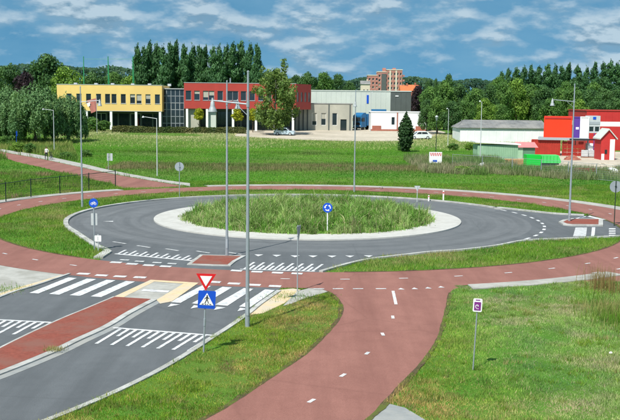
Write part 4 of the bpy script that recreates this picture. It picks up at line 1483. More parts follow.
# glass link
gx0, gx1, gz0, gz1 = span(162.3, 88.6, 184, 129, YB+2.5)
t = thing('glass_link', 'dark glazed link between the yellow and the red block', 'building', (gx0, YB+2.5, ZB))
H_ = gz1-ZB
Wg = gx1-gx0
MB().box(0, Wg, 0.25, 8, 0, H_-0.1).build('core', 'darkclad', t)
MB().box(-0.02, Wg+0.02, -0.1, 8.1, H_-0.098, H_+0.06).build('roof', 'galvlight', t)
for i in range(5):
    for j in range(6):
        a, b = Wg*i/5, Wg*(i+1)/5
        c, d = (H_-0.12)*j/6, (H_-0.12)*(j+1)/6
        window(t, a+0.01, b-0.01, c+0.01, d-0.01, y=0.0, fm='signback' if (j != 3) else 'galvlight', fw_=0.05, name='glazing_panel', dep=0.18)

# red office block with its angled end wall
x0, x1, z0, z1 = span(184, 84, 296, 109, YB)
t = thing('office_building', 'red clad two-storey office block beside the glazed link', 'building', (x0, YB, ZB))
Wd = x1-x0
zb, zt = z0-ZB, z1-ZB+0.15
wins = []
for px in (188.5, 197, 205.7, 211.5, 220.2, 230, 235.5, 243.5, 252.2, 261, 269, 278, 287):
    xa = pd(px, 97, YB).x - x0
    wins.append((xa-0.6, xa+0.6, zb+(zt-zb)*0.33, zb+(zt-zb)*0.70))
ex, ey = pd(311, 97, YB+7).x - x0, 7.0
wall(0, Wd, zb, zt, wins).build('wall', 'redclad', t)
for w in wins:
    window(t, *w, fm='signback')
MB().box(-0.05, Wd+0.03, -0.06, 0.14, zt+0.002, zt+0.1).build('parapet', 'galvlight', t)
for w in wins:
    MB().box(w[0]-0.06, w[1]+0.06, -0.07, -0.003, w[2]-0.07, w[2]-0.005).build('sill', 'galvlight', t)
MB().prism([(0.02, 0.25), (Wd-0.05, 0.25), (ex-0.1, ey), (ex-0.1, 13), (0.02, 13)], zb, zt-0.06).build('roof_and_floor', 'greyroof', t)
# end wall in its own frame
L = math.hypot(ex-Wd, ey)
ew = bpy.data.objects.new('end_wall', None)
me = wall(0, L, zb, zt, [(k*L/4+0.5, (k+1)*L/4-0.45, zb+(zt-zb)*0.30, zb+(zt-zb)*0.68) for k in range(4)])
ew = me.build('end_wall', 'redclad', t)
ew.location = (Wd, 0, 0)
ew.rotation_euler = (0, 0, math.atan2(ey, ex-Wd))
for k in range(4):
    window(ew, k*L/4+0.5, (k+1)*L/4-0.45, zb+(zt-zb)*0.30, zb+(zt-zb)*0.68, fm='signback')
MB().add([(ex, ey, zb), (ex, 13, zb), (ex, 13, zt), (ex, ey, zt), (0, 0, zb), (0, 13, zb), (0, 13, zt), (0, 0, zt)], [(0, 1, 2, 3), (4, 7, 6, 5)]).build('side_wall', 'redclad', t)
for px in (187, 207, 233, 256, 275, 293):
    xa = pd(px, 120, YB).x - x0
    MB().box(xa-0.25, xa+0.25, 0.05, 0.55, 0, zb-0.002).build('column', 'white', t)
gw = [(k*(Wd/8)+0.15, (k+1)*(Wd/8)-0.15, 0.35, zb-0.6) for k in range(1, 8)]
wall(0, Wd, 0, zb-0.003, gw, y=3.0).build('ground_floor_wall', 'darkclad', t)
for w in gw:
    window(t, *w, y=3.0, fm='darkmetal', mull=1)
MB().box(0.3, 3.2, 0.9, 3.4, 0, zb-0.01).build('pale_bay', 'beige', t)
MB().box(5.2, 6.9, 0.9, 3.4, 0, zb-0.01).build('pale_bay', 'palewall', t)
MB().cyl((9.8, 4, zt), (9.8, 4, zt+1.2), 0.15, 0.15, 8).build('flue', 'galv', t)

# beige annex right of it
x0, x1, z0, z1 = span(289, 104, 352.5, 128.5, YB+8)
t = thing('annex_building', 'low beige annex with upright dark piers beside the red block', 'building', (x0, YB+8, TZ(YB+8)))
Wd, zt = x1-x0, z1-TZ(YB+8)
op = [(Wd*f-0.55, Wd*f+0.55, 1.2, 4.0) for f in (0.40, 0.545, 0.72)] + [(Wd*0.86-0.7, Wd*0.86+0.7, 0.05, 2.6)]
wall(0, Wd, 0, zt, op).build('wall', 'beige', t)
MB().add([(0, 0, 0), (0, 9, 0), (0, 9, zt), (0, 0, zt), (Wd, 0, 0), (Wd, 9, 0), (Wd, 9, zt), (Wd, 0, zt)], [(0, 3, 2, 1), (4, 5, 6, 7), (2, 3, 7, 6)]).build('side_wall', 'beige', t)
MB().box(-0.08, Wd+0.08, -0.08, 9, zt+0.002, zt+0.18).build('roof', 'greyroof', t)
for k, w in enumerate(op):
    window(t, *w, fm='white' if k < 3 else 'darkmetal')
for k in range(15):
    xa = Wd*(k+0.4)/15
    if any(o[0]-0.25 < xa < o[1]+0.25 for o in op):
        continue
    MB().box(xa-0.12, xa+0.12, -0.14, -0.003, 0, zt-0.003).build('pier', 'darkclad', t)

# warehouse behind
Yw = 246.0
x0, x1, z0, z1 = span(311, 91.3, 411, 118, Yw)
zg = TZ(Yw)
t = thing('warehouse', 'long pale grey warehouse with a dark end bay', 'building', (x0, Yw, zg))
Wd, zt = x1-x0, z1-zg
xs = pd(390.5, 100, Yw).x - x0
MB().box(0, xs, 0, 20, 0, zt).build('wall', 'palewall', t)
MB().box(xs+0.003, Wd, 0.01, 20, 0, zt-0.05).build('dark_bay', 'darkclad', t)
MB().box(-0.1, Wd+0.1, -0.1, 20.1, zt+0.002, zt+0.25).build('roof_edge', 'palewall', t)
for k in range(1, 16):
    MB().box(xs*k/16-0.03, xs*k/16+0.03, -0.05, -0.003, 0, zt-0.003).build('cladding_seam', 'palewall', t)
for k in range(1, 4):
    MB().box(xs+(Wd-xs)*k/4-0.03, xs+(Wd-xs)*k/4+0.03, -0.045, 0.006, 0, zt-0.06).build('cladding_seam', 'darkclad', t)
MB().box(xs*0.70, xs*0.70+0.5, -0.09, -0.003, zt-3.0, zt-0.9).build('wall_sign', 'signblue', t)
MB().box(xs+1.2, xs+2.0, -0.1, 0.006, zt-1.2, zt-0.95).build('floodlight', 'white', t)

# white low building
Yl = 222.0
x0, x1, z0, z1 = span(370.5, 112.3, 427, 129.8, Yl)
zg = TZ(Yl)
t = thing('low_building', 'low white building with a red brick plinth', 'building', (x0, Yl, zg))
Wd, zt = x1-x0, z1-zg
op = [(Wd*0.40-0.35, Wd*0.40+0.35, 1.5, 3.2)]
wall(0, Wd, 0.45, zt, op).build('wall', 'whitewall', t)
window(t, *op[0], fm='darkmetal')
MB().add([(0, 0, 0), (0, 7, 0), (0, 7, zt), (0, 0, zt), (Wd, 0, 0), (Wd, 7, 0), (Wd, 7, zt), (Wd, 0, zt), (0, 0, zt), (Wd, 0, zt), (Wd, 7, zt), (0, 7, zt)], [(0, 3, 2, 1), (4, 5, 6, 7), (8, 9, 10, 11)]).build('side_wall', 'whitewall', t)
MB().box(-0.03, Wd+0.03, -0.05, 0.3, 0, 0.448).build('plinth', 'brick', t)
for f0, f1, h in ((0.03, 0.19, 1.25), (0.80, 0.97, 1.2)):
    MB().box(Wd*f0, Wd*f1, -0.09, -0.003, 0.0, h).build('brick_panel', 'brick', t)
MB().box(Wd*0.475-0.13, Wd*0.475+0.13, -0.08, -0.003, 0.45, zt).build('red_pier', 'brick', t)
MB().box(-0.12, Wd+0.12, -0.12, 7, zt+0.002, zt+0.14).build('roof_edge', 'white', t)

# hedge-like bank in front of the offices
def leaf_cloud(n, pts, nrm, leaf, cols, name, asp=1.0, up=0.0):
    """quads at pts, roughly facing nrm"""
    a = rng.normal(0, 1, (n, 3))
    nn = nrm + 0.75*a/np.linalg.norm(a, axis=1, keepdims=True)
    nn /= np.linalg.norm(nn, axis=1, keepdims=True)
    ref = rng.normal(0, 1, (n, 3))
    if up:
        ref = np.array([[0, 0, 1.0]]) + (1-up)*ref
    u = np.cross(nn, ref)
    u /= np.linalg.norm(u, axis=1, keepdims=True) + 1e-9
    v = np.cross(nn, u)
    s = leaf*rng.uniform(0.55, 1.35, (n, 1))
    u, v = u*s*0.5, v*s*0.5*asp
    V = np.stack([pts-v, pts+u*0.9-v*0.1, pts+v, pts-u*0.9+v*0.1], 1).reshape(-1, 3)
    return np_mesh(name, V, np.arange(n*4).reshape(n, 4), np.repeat(cols, 4, 0), 'leaf')


def crown_mesh(name, clumps, n, leaf, c0, c1, asp=1.0, up=0.0, fill=0.45, hang=0.0):
    cl = np.array(clumps, float)
    wgt = (cl[:, 3]*cl[:, 4] + cl[:, 4]*cl[:, 5] + cl[:, 3]*cl[:, 5])
    idx = rng.choice(len(cl), n, p=wgt/wgt.sum())
    d = rng.normal(0, 1, (n, 3))
    d /= np.linalg.norm(d, axis=1, keepdims=True)
    rad = fill + (1-fill)*rng.uniform(0, 1, n)**0.5
    rad *= 1 + 0.16*np.clip(rng.normal(0, 1, n), -1.5, 1.0)*(rng.uniform(0, 1, n) < 0.4)
    P = cl[idx, :3] + d*cl[idx, 3:6]*rad[:, None]
    if hang:
        P[:, 2] -= hang*rng.uniform(0, 1, n)*(rng.uniform(0, 1, n) < 0.5)
    tcl = rng.uniform(0, 1, len(cl))
    tt = np.clip(tcl[idx]*0.7 + rng.uniform(0, 0.3, n), 0, 1)
    cols = lerp(c0, c1, tt)*rng.uniform(0.7, 1.3, (n, 1))
    return leaf_cloud(n, P, d, leaf, cols, name, asp, up)


def broad_clumps(R, H, z0, k=26, squash=0.8):
    out = [(0, 0, z0+(H-z0)*0.5, R*0.66, R*0.66, (H-z0)*0.40)]
    for i in range(k):
        a = random.uniform(0, 2*math.pi)
        f = random.uniform(0.0, 1.0)
        s = R*random.uniform(0.20, 0.36)
        zz_ = z0 + s*squash + (H-z0-2*s*squash)*f
        g_ = 2*f-0.9
        rr2 = (R-s)*math.sqrt(max(0.04, 1-abs(g_)**3.6))*random.uniform(0.55, 1.0)
        out.append((rr2*math.cos(a), rr2*math.sin(a), zz_, s, s, s*squash))
    return out


def trunk_mesh(H, r, limbs=5, spread=2.0, m='bark'):
    mb = MB()
    p = Vector((0, 0, -0.1))
    for k in range(4):
        q = Vector((random.uniform(-.15, .15)*r*3, random.uniform(-.15, .15)*r*3, H*(k+1)/4))
        mb.cyl(p, q, r*(1-k*0.2), r*(1-(k+1)*0.2), 8, False)
        p = q
    for k in range(limbs):
        a = 2*math.pi*k/limbs + random.uniform(-.4, .4)
        b = H*random.uniform(0.45, 0.85)
        e = Vector((spread*math.cos(a), spread*math.sin(a), b + spread*random.uniform(0.7, 1.2)))
        mb.cyl((0, 0, b), e, r*0.4, r*0.12, 6, False)
    me = bpy.data.meshes.new('trunk')
    me.from_pydata(mb.v, [], mb.f)
    me.materials.append(M[m])
    return me


def tree(name, label, loc, crown, trunk, s=(1, 1, 1), rot=None, group=None, cat='tree'):
    t = thing(name, label, cat, loc, random.uniform(0, 6.28) if rot is None else rot, group)
    instance('trunk', trunk, t, scale=s)
    instance('crown', crown, t, scale=s)
    return t


ORD = ['first', 'second', 'third', 'fourth', 'fifth', 'sixth', 'seventh', 'eighth', 'ninth', 'tenth', 'eleventh', 'twelfth', 'thirteenth', 'fourteenth', 'fifteenth', 'sixteenth', 'seventeenth', 'eighteenth', 'nineteenth', 'twentieth', 'twenty-first', 'twenty-second', 'twenty-third', 'twenty-fourth']

# poplars: three column shapes of unit 24 m
POP = []
for k in range(4):
    cl = []
    for i in range(34):
        f = i/33
        R_ = 2.35*min(1, 0.55+f*1.6)*math.sqrt(max(0.0, 1-f**3.2)) + 0.25
        a = random.uniform(0, 6.28)
        cl.append((R_*0.45*math.cos(a), R_*0.45*math.sin(a), 2.2+21.2*f, R_*0.66, R_*0.66, 1.5))
    POP.append((crown_mesh('crown', cl, 5600, 0.40, (0.036, 0.105, 0.042), (0.095, 0.215, 0.078), 2.3, 0.7, 0.3), trunk_mesh(12, 0.35, 3, 0.8)))
pops = [(138, 44), (144, 46), (150.5, 41), (157, 43), (163.5, 45), (170, 42), (177, 40.5), (184, 43.5), (192, 44), (199, 45), (206, 45.5), (213, 46), (220, 44.5), (227.5, 44), (234, 42.5), (241, 40), (249.5, 42), (257, 43.5)]
for i, (px, py) in enumerate(pops):
    Y = 322 + random.uniform(-5, 5)
    p = pd(px, py, Y)
    zg = TZ(Y)
    s = (p.z-zg)/24.2
    w = s*random.uniform(0.82, 1.06)
    cm, tm = POP[i % 4]
    tree('poplar_tree', f'{ORD[i]} poplar from the left in the tall row behind the offices', (p.x, Y, zg), cm, tm, (w, w, s), group='tall poplars behind the offices')
pops2 = [(502, 71), (509, 68), (517, 67), (524.5, 65.5), (532, 64.5), (540, 66), (548, 63.5), (555, 64), (562, 65.5), (570, 63), (578, 65), (586.5, 66), (595, 61.5), (603, 62), (611, 60), (619, 61.5)]
for i, (px, py) in enumerate(pops2):
    Y = 395 + random.uniform(-6, 6)
    p = pd(px, py, Y)
    zg = TZ(Y)
    s = (p.z-zg)/24.2
    cm, tm = POP[(i+1) % 4]
    w = s*random.uniform(0.95, 1.2)
    tree('poplar_tree', f'{ORD[i]} poplar from the left in the row at the upper right', (p.x, Y, zg), cm, tm, (w, w, s), group='poplars at the upper right')

# broad trees
DARKC, MIDC, FRESH = ((0.038, 0.100, 0.034), (0.105, 0.21, 0.058)), ((0.055, 0.14, 0.034), (0.15, 0.28, 0.056)), ((0.09, 0.19, 0.028), (0.21, 0.34, 0.052))
BROAD = []
for k, (c, nleaf) in enumerate([(DARKC, 5200), (MIDC, 5200), (FRESH, 4600), (MIDC, 5600), (DARKC, 5200)]):
    BROAD.append((crown_mesh('crown', broad_clumps(4.6, 10.0, 0.9, 46), int(nleaf*1.35), 0.38, *c), trunk_mesh(5.5, 0.28, 6, 2.2)))


def broad(px, py, wpx, Y, kind, label, name='broad_tree', group=None, zs=None):
    p = pd(px, py, Y)
    zg = TZ(Y)
    s = (p.z-zg)/10.0
    w = wpx*Y/F_PX/2/4.6
    cm, tm = BROAD[kind]
    return tree(name, label, (p.x, Y, zg), cm, tm, (w, w, s), group=group)


broad(47, 52.5, 52, 318, 0, 'large dark rounded tree above the willows at the upper left')
broad(66, 65, 44, 300, 2, 'fresh green tree behind the left end of the yellow block')
broad(9, 62, 34, 330, 4, 'dark tree at the upper left corner of the wood')
broad(-12, 63, 34, 318, 0, 'dark tree cut by the left edge of the view')
broad(92, 70, 30, 330, 4, 'dark tree behind the leftmost green mast')
broad(114, 70, 28, 335, 1, 'green tree behind the middle green mast')
broad(129, 74, 24, 312, 2, 'pale green tree behind the right-hand green mast')
broad(150, 76, 34, 345, 0, 'dark undergrowth tree below the first poplars')
for i, px in enumerate((170, 186, 203, 222, 240, 256)):
    broad(px, 70 + (i % 3), 27, 332, (4, 0, 4)[i % 3], f'{ORD[i]} dark low tree from the left filling the foot of the poplar row', group='dark trees at the foot of the poplars')
for i, (px, py, w) in enumerate([(296, 74, 24), (308, 70.5, 26), (324, 70, 26), (338, 73, 24), (349, 80, 18)]):
    broad(px, py, w, 390 + 6*i, (0, 4, 1, 0, 4)[i], f'{ORD[i]} dark rounded tree from the left above the warehouse roof', group='dark trees above the warehouse')
# right-hand wood
wood = [(431, 84, 26, 232, 1), (445, 79, 24, 238, 3), (460, 82, 26, 240, 0), (476, 86, 26, 236, 1), (490, 83, 24, 246, 0), (503, 80, 26, 250, 3), (517, 77, 26, 255, 2),
        (530, 82, 28, 258, 1), (545, 85, 28, 252, 0), (560, 87, 26, 262, 3), (574, 85, 28, 258, 1), (590, 88, 28, 250, 0), (604, 86, 28, 262, 4), (619, 88, 28, 252, 0), (634, 86, 30, 256, 1),
        (427, 98, 20, 212, 0), (438, 96, 24, 208, 3), (452, 100, 22, 206, 0), (466, 98, 22, 214, 1), (486, 97, 24, 218, 2), (500, 103, 24, 226, 1), (552, 96, 26, 222, 1), (580, 98, 26, 218, 2), (600, 100, 26, 216, 0), (616, 96, 24, 220, 4)]
for i, (px, py, w, Y, kd) in enumerate(wood):
    front = i >= 15
    j = i-15 if front else i
    broad(px, py, w*1.12, Y, kd, f'{ORD[j]} tree from the left in the {"front" if front else "back"} rank of the wood at the right', group='wood at the right')
broad(449, 73, 16, 420, 0, 'dark tree top rising behind the right-hand wood')
broad(428, 79, 9, 430, 4, 'small pointed dark tree left of the right-hand wood')
broad(436, 77.5, 8, 432, 0, 'second small pointed dark tree left of the right-hand wood')
for i, (px, py) in enumerate([(500, 75), (518, 77), (566, 80), (594, 81)]):
    broad(px, py, 26, 330, 3, f'{ORD[i]} green tree from the left in front of the right-hand poplars', group='trees before the right-hand poplars')
# copper beech
cop = crown_mesh('crown', broad_clumps(4.6, 10.0, 0.9, 26), 3600, 0.5, (0.022, 0.016, 0.022), (0.05, 0.030, 0.036))
p = pd(418, 83, 300)
tree('copper_tree', 'dark purple leaved tree beside the orange roofs', (p.x, 300, 1.2), cop, BROAD[0][1], (0.62, 0.62, (p.z-1.2)/10))

p = pd(25, 69, 296)
tree('copper_tree', 'dark purple leaved tree left of the large rounded tree', (p.x, 296, 1.2), cop, BROAD[0][1], (1.05, 1.05, (p.z-1.2)/10))

# willows
def willow(px, py, wpx, Y, label, n=9000):
    p = pd(px, py, Y)
    zg = TZ(Y)
    H = p.z-zg
    R_ = wpx*Y/F_PX/2
    cl = [(0, 0, H*0.56, R_*0.74, R_*0.74, H*0.38), (0, 0, H*0.5, R_*0.8, R_*0.8, H*0.3)]
    for i in range(110):
        a = random.uniform(0, 6.28)
        f = random.uniform(0, 1)
        rr2 = R_*random.uniform(0.35, 0.86)
        top = H*(0.93 - 0.42*(rr2/R_)**2)
        cl.append((rr2*math.cos(a), rr2*math.sin(a), top*random.uniform(0.30, 0.93), R_*0.12, R_*0.12, H*0.12))
    cm = crown_mesh('crown', cl, n*3, 0.20, (0.078, 0.175, 0.066), (0.21, 0.34, 0.13), 2.4, 0.45, 0.35, hang=1.1)
    return tree('willow_tree', label, (p.x, Y, zg), cm, trunk_mesh(H*0.5, 0.35, 6, R_*0.4))


willow(34, 79.5, 66, 170, 'big domed willow behind the walking person')
willow(6, 83, 44, 172, 'willow at the left edge of the view')
willow(68, 91, 40, 176, 'lower willow in front of the yellow block')
willow(-12, 88, 36, 176, 'willow mostly cut off by the left edge')
# bushes and small trees
SHRUB = [(crown_mesh('crown', broad_clumps(1.6, 2.6, 0.1, 26), 2600, 0.2, *c), trunk_mesh(1.0, 0.07, 4, 0.5)) for c in (MIDC, MIDC, FRESH)]


def shrub(px, py, w, h, kind, label, Y=None, group=None):
    p = at(px, py) if Y is None else pd(px, py, Y)
    zg = TZ(p.y)
    cm, tm = SHRUB[kind]
    return tree('shrub', label, (p.x, p.y, zg), cm, tm, (w/3.2, w/3.2, h/2.6), group=group, cat='shrub')


shrub(92, 131, 4.2, 3.2, 0, 'green shrub right of the lower willow', 205)
shrub(104, 131, 3.6, 2.4, 0, 'green shrub in front of the first white column', 207)
shrub(80, 134, 4.0, 2.6, 1, 'dark shrub at the foot of the lower willow', 190)
shrub(401, 151, 1.7, 1.4, 0, 'low green shrub left of the upright evergreen')
for i, (px, py, w, h, kd) in enumerate([(462, 173, 2.6, 0.9, 2), (474, 172, 2.2, 0.8, 0), (455, 168, 2.4, 0.9, 0), (470, 150, 2.6, 1.3, 2), (453, 150, 2.4, 1.2, 0)]):
    shrub(px, py, w, h, kd, f'{ORD[i]} scrubby bush in the weeds before the builders yard', group='bushes in the right-hand weeds')
for i, (px, py, w, h, kd) in enumerate([(18, 152, 2.4, 1.6, 2), (30, 153, 2.2, 1.5, 0), (66, 159, 2.4, 1.0, 0), (86, 157, 2.2, 1.1, 1), (5, 146, 2.6, 1.8, 0)]):
    shrub(px, py, w, h, kd, f'{ORD[i]} scrubby bush along the upper left footway', group='bushes along the upper left footway')
# upright evergreen
ev = [(0, 0, 0.6+0.55*k, 1.05*math.sin(math.pi*(0.16+0.80*k/10))**0.8, 1.05*math.sin(math.pi*(0.16+0.80*k/10))**0.8, 0.7) for k in range(11)]
p = at(405.5, 152)
tree('evergreen_tree', 'upright dark evergreen beside the white car', p, crown_mesh('crown', ev, 3200, 0.28, (0.02, 0.055, 0.018), (0.055, 0.115, 0.035), 1.3, 0.4), trunk_mesh(2.5, 0.12, 3, 0.4), s=(1.22, 1.22, 0.97))
# birch in front of the red block
p = pd(275.5, 62, 200)
zg = TZ(200)
cl = []
for i in range(130):
    f = random.uniform(0.0, 1.0)
    zz_ = 2.2 + 11.0*f
    R_ = 4.5*min(1, 0.55+f*2.2)*min(1, (1-f)*2.2+0.25)
    a = random.uniform(0, 6.28)
    r2 = R_*math.sqrt(random.uniform(0.05, 1))
    s_ = random.uniform(0.55, 1.15)
    cl.append((r2*math.cos(a), r2*math.sin(a), zz_, s_, s_, s_*1.1))
cl += [(1.6, -0.3, 15.1, 0.7, 0.7, 1.0), (1.9, 0, 14.0, 0.9, 0.9, 1.1), (-2.6, 0, 13.4, 0.8, .8, .8)]
tree('birch_tree', 'loose green birch in front of the red block', (p.x, 200, zg), crown_mesh('crown', cl, 13000, 0.30, (0.09, 0.165, 0.035), (0.22, 0.31, 0.085), 1.6, 0.5, 0.2, hang=0.8), trunk_mesh(11.5, 0.2, 7, 2.2, 'palebark'), rot=0.0)
# round yellow-green trees
for i, (px, lab) in enumerate([(199, 'left round yellow-green tree before the red block'), (237.5, 'middle round yellow-green tree before the red block'), (253, 'right round yellow-green tree before the red block, half behind the birch')]):
    p = pd(px, 107.5, 208)
    cl = broad_clumps(1.55, 5.3, 2.3, 16)
    tree('globe_tree', lab, (p.x, 208, TZ(208)), crown_mesh('crown', cl, 1500, 0.24, (0.22, 0.27, 0.015), (0.45, 0.45, 0.03)), trunk_mesh(2.8, 0.1, 4, 0.6), group='round yellow trees')
P, cc_ = ISLAND_LEAVES
tag(link_mesh('island_weeds', leaf_cloud(len(P), P, np.tile(np.array([[0, 0, 1.0]]), (len(P), 1)), 0.085, cc_, 'island_weeds')), 'leafy weeds between the tall grasses on the island', 'weeds', kind='stuff')
# hedge in front of the offices
def hedge(name, xa, xb, Y, h, dep, label, c0, c1, n):
    zg = TZ(Y)
    x = rng.uniform(xa, xb, n)
    hh2 = h*(0.75 + 0.5*fbm(x*0.4, x*0+1.0, 7))
    f = rng.uniform(0, 1, n)
    top = f < 0.45
    y = Y + np.where(top, rng.uniform(0, dep, n), rng.normal(0, 0.1, n))
    z = zg + np.where(top, hh2 + rng.normal(0, 0.07, n), rng.uniform(0, 1, n)*hh2)
    nr = np.where(top[:, None], np.array([[0, 0, 1.0]]), np.array([[0, -1.0, 0.2]]))
    c = lerp(c0, c1, np.clip(fbm(x*0.3, z*0.3, 12)*2-0.5, 0, 1))*rng.uniform(0.7, 1.3, (n, 1))
    me = leaf_cloud(n, np.stack([x, y, z], -1), nr, 0.26, c, 'foliage')
    t = thing(name, label, 'hedge', ((xa+xb)/2, Y, zg))
    o = link_mesh('foliage', me, t)
    o.location = (-(xa+xb)/2, -Y, -zg)
    MB().box(xa-(xa+xb)/2+0.1, xb-(xa+xb)/2-0.1, 0.12, dep-0.1, 0, h*0.6).build('inner_twigs', 'bark', t)
    return t


hedge('hedge', pd(112, 131, 203).x, pd(246, 131, 203).x, 203, 1.15, 1.6, 'long clipped hedge in front of the offices', (0.05, 0.085, 0.02), (0.15, 0.14, 0.05), 9000)

# distant wood on the skyline
n = 60000
x = rng.uniform(-420, 420, n)
Yd = 640 + rng.uniform(0, 40, n)
top = 17 + 7*fbm(x*0.02, x*0+3, 3) + 3.5*vnoise(x*0.12, x*0, 5)
top = np.where(x < -60, top+4, top-1.5)
z = 1.2 + top*(1-rng.uniform(0, 1, n)**1.6)
c = lerp((0.025, 0.07, 0.04), (0.06, 0.125, 0.06), np.clip(vnoise(x*0.1, z*0.1, 9), 0, 1))*rng.uniform(0.75, 1.25, (n, 1))
me = leaf_cloud(n, np.stack([x, Yd, z], -1), np.tile(np.array([[0, -0.7, 0.7]]), (n, 1)), 1.9, c, 'distant_wood')
tag(link_mesh('distant_wood', me), 'far dark wood along the skyline', 'wood', kind='stuff')

# ------------------------------------------------------------------ apartment block and houses far away
Ya = 600.0
t = thing('apartment_block', 'stepped red brick apartment tower on the skyline', 'building', (pd(385, 90, Ya).x, Ya, 1.2))
ox = pd(385, 90, Ya).x
parts = [(367.8, 378.5, 75.6, 0.0), (377.5, 388, 72.2, -2.0), (386.5, 401.5, 70.3, -4.0)]
for k, (a, b, tp, dy) in enumerate(parts):
    xa, xb = pd(a, 85, Ya).x-ox, pd(b, 85, Ya).x-ox
    zt = pd((a+b)/2, tp, Ya).z-1.2
    nst = 8
    cols_ = [3, 3, 5][k]
    op = []
    for j in range(nst):
        for i in range(cols_):
            cw = (xb-xa)/cols_
            op.append((xa+cw*(i+0.22), xa+cw*(i+0.78), 1+(zt-2)*(j+0.25)/nst, 1+(zt-2)*(j+0.8)/nst))
    w = wall(xa, xb, 0, zt, op, y=dy, dep=0.4).build('wall', 'farbrick', t)
    MB().add([(xa, dy, 0), (xa, 12, 0), (xa, 12, zt), (xa, dy, zt), (xb, dy, 0), (xb, 12, 0), (xb, 12, zt), (xb, dy, zt)], [(0, 3, 2, 1), (4, 5, 6, 7), (3, 7, 6, 2)]).build('side_wall', 'farbrick', t)
    for o_ in op:
        window(w, *o_, y=dy, fm='cream', fw_=0.15, dep=0.35)
    if k == 2:
        for i in (1, 3):
            cw = (xb-xa)/cols_
            MB().box(xa+cw*i-0.5, xa+cw*i+0.5, dy-0.25, dy-0.003, 0, zt-0.3).build('cream_strip', 'cream', t)
        for j in range(nst):
            MB().box(xb-0.003, xb+1.5, dy+0.5, dy+5, 1+(zt-2)*j/nst, 1+(zt-2)*j/nst+1.1).build('balcony', 'farbrick', t)
    if k == 1:
        MB().box(xa+2.2, xb-1.2, dy-0.3, dy-0.003, 2, zt-1.0).build('dark_stair_bay', 'darkclad', t)
    MB().box(xa-0.2, xb+0.2, dy-0.2, 12.2, zt+0.003, zt+0.5).build('roof_edge', 'cream', t)
for px in (384.5, 394.5):
    xa = pd(px, 70, Ya).x-ox
    MB().box(xa-1.0, xa+1.0, 2, 5, 22, pd(px, 67.8, Ya).z-1.2).build('roof_housing', 'farbrick', t)


def house(px0, px1, ptop, peave, Y, label, wm='brick', rm='rooftile'):
    a, b = pd(px0, peave, Y), pd(px1, peave, Y)
    zt = pd((px0+px1)/2, ptop, Y).z-TZ(Y)
    ze = pd((px0+px1)/2, peave, Y).z-TZ(Y)
    t = thing('house', label, 'house', ((a.x+b.x)/2, Y, TZ(Y)), 0, 'orange roofed houses')
    w = (b.x-a.x)/2
    MB().box(-w, w, 0, 8, 0, ze).build('wall', wm, t)
    rf = MB().add([(-w-.3, -.4, ze-.1), (w+.3, -.4, ze-.1), (w+.3, 4, zt), (-w-.3, 4, zt), (w+.3, 8.4, ze-.1), (-w-.3, 8.4, ze-.1)], [(0, 1, 2, 3), (3, 2, 4, 5), (0, 3, 5), (1, 4, 2)]).build('roof', rm, t)
    MB().box(w*0.3, w*0.3+0.7, 3.4, 4.2, zt-1, zt+0.9).build('chimney', wm, rf)
    for k in (-0.5, 0.3):
        MB().box(k*w, k*w+0.9, -0.06, -0.003, ze*0.55, ze*0.8).build('window', 'glass', t)
    return t


house(401, 410, 85.2, 91, 420, 'orange tiled roof just right of the apartment tower')
house(409, 418.5, 84.6, 90.5, 430, 'orange tiled roof farther right of the apartment tower')
house(361, 370, 80.5, 84, 560, 'low pale house left of the apartment tower', 'cream', 'greyroof')

# ------------------------------------------------------------------ masts with net wires
mast = []
for i, (px, lab) in enumerate([(83.5, 'left green net mast above the yellow block'), (108, 'middle green net mast above the yellow block'), (132.8, 'right green net mast above the yellow block')]):
    Y = 262.0
    p = pd(px, 57.0, Y)
    zg = TZ(Y)
    t = thing('net_mast', lab, 'mast', (p.x, Y, zg), 0, 'green net masts')
    H = p.z-zg
    MB().cyl((0, 0, 0), (0, 0, H), 0.20, 0.11, 8).build('pole', 'netgreen', t)
    if i:
        MB().cyl((-0.25+0.6, 0, H-10), (0.05, 0, H-0.5), 0.09, 0.07, 6).cyl((0.35, 0, 0), (0.35, 0, H-10), 0.1, 0.09, 6).build('brace', 'netgreen', t)
    MB().lathe([(0.13, 0), (0.13, 0.15), (0, 0.2)], (0, 0, H), 8).build('cap', 'netgreen', t)
    if i < 2:
        d = pd((108, 132.8)[i], 57, Y).x - p.x
        MB().cyl((0.1, 0, H-0.5), (d-0.1, 0, H-0.5), 0.035, 0.035, 5).build('top_wire', 'netgreen', t)
# flag by the offices
p = pd(96.5, 97, 198)
t = thing('flag', 'faded red and white flag hanging in front of the yellow block', 'flag', (p.x, 198, TZ(198)))
H = p.z-TZ(198)+0.3
MB().cyl((0, 0, 0), (0, 0, H), 0.05, 0.035, 8).build('pole', 'galvlight', t)
fl = MB()
nx, nz = 9, 7
vs = [(-0.04-1.9*i/nx*(1-0.06*j), 0.14*math.sin(i*1.3+j*0.4), H-0.5-2.6*j/nz-0.5*i/nx) for j in range(nz+1) for i in range(nx+1)]
fl.add(vs, [(j*(nx+1)+i, j*(nx+1)+i+1, (j+1)*(nx+1)+i+1, (j+1)*(nx+1)+i) for j in range(nz) for i in range(nx)])
fl.build('cloth', 'flag', t, smooth=True)
q = MB().add([(-1.95, -0.2, H-1.6), (-1.25, -0.2, H-1.3), (-1.3, -0.2, H-2.1), (-1.75, -0.2, H-2.3)], [(0, 1, 2, 3)]).build('white_patch', 'white', t)


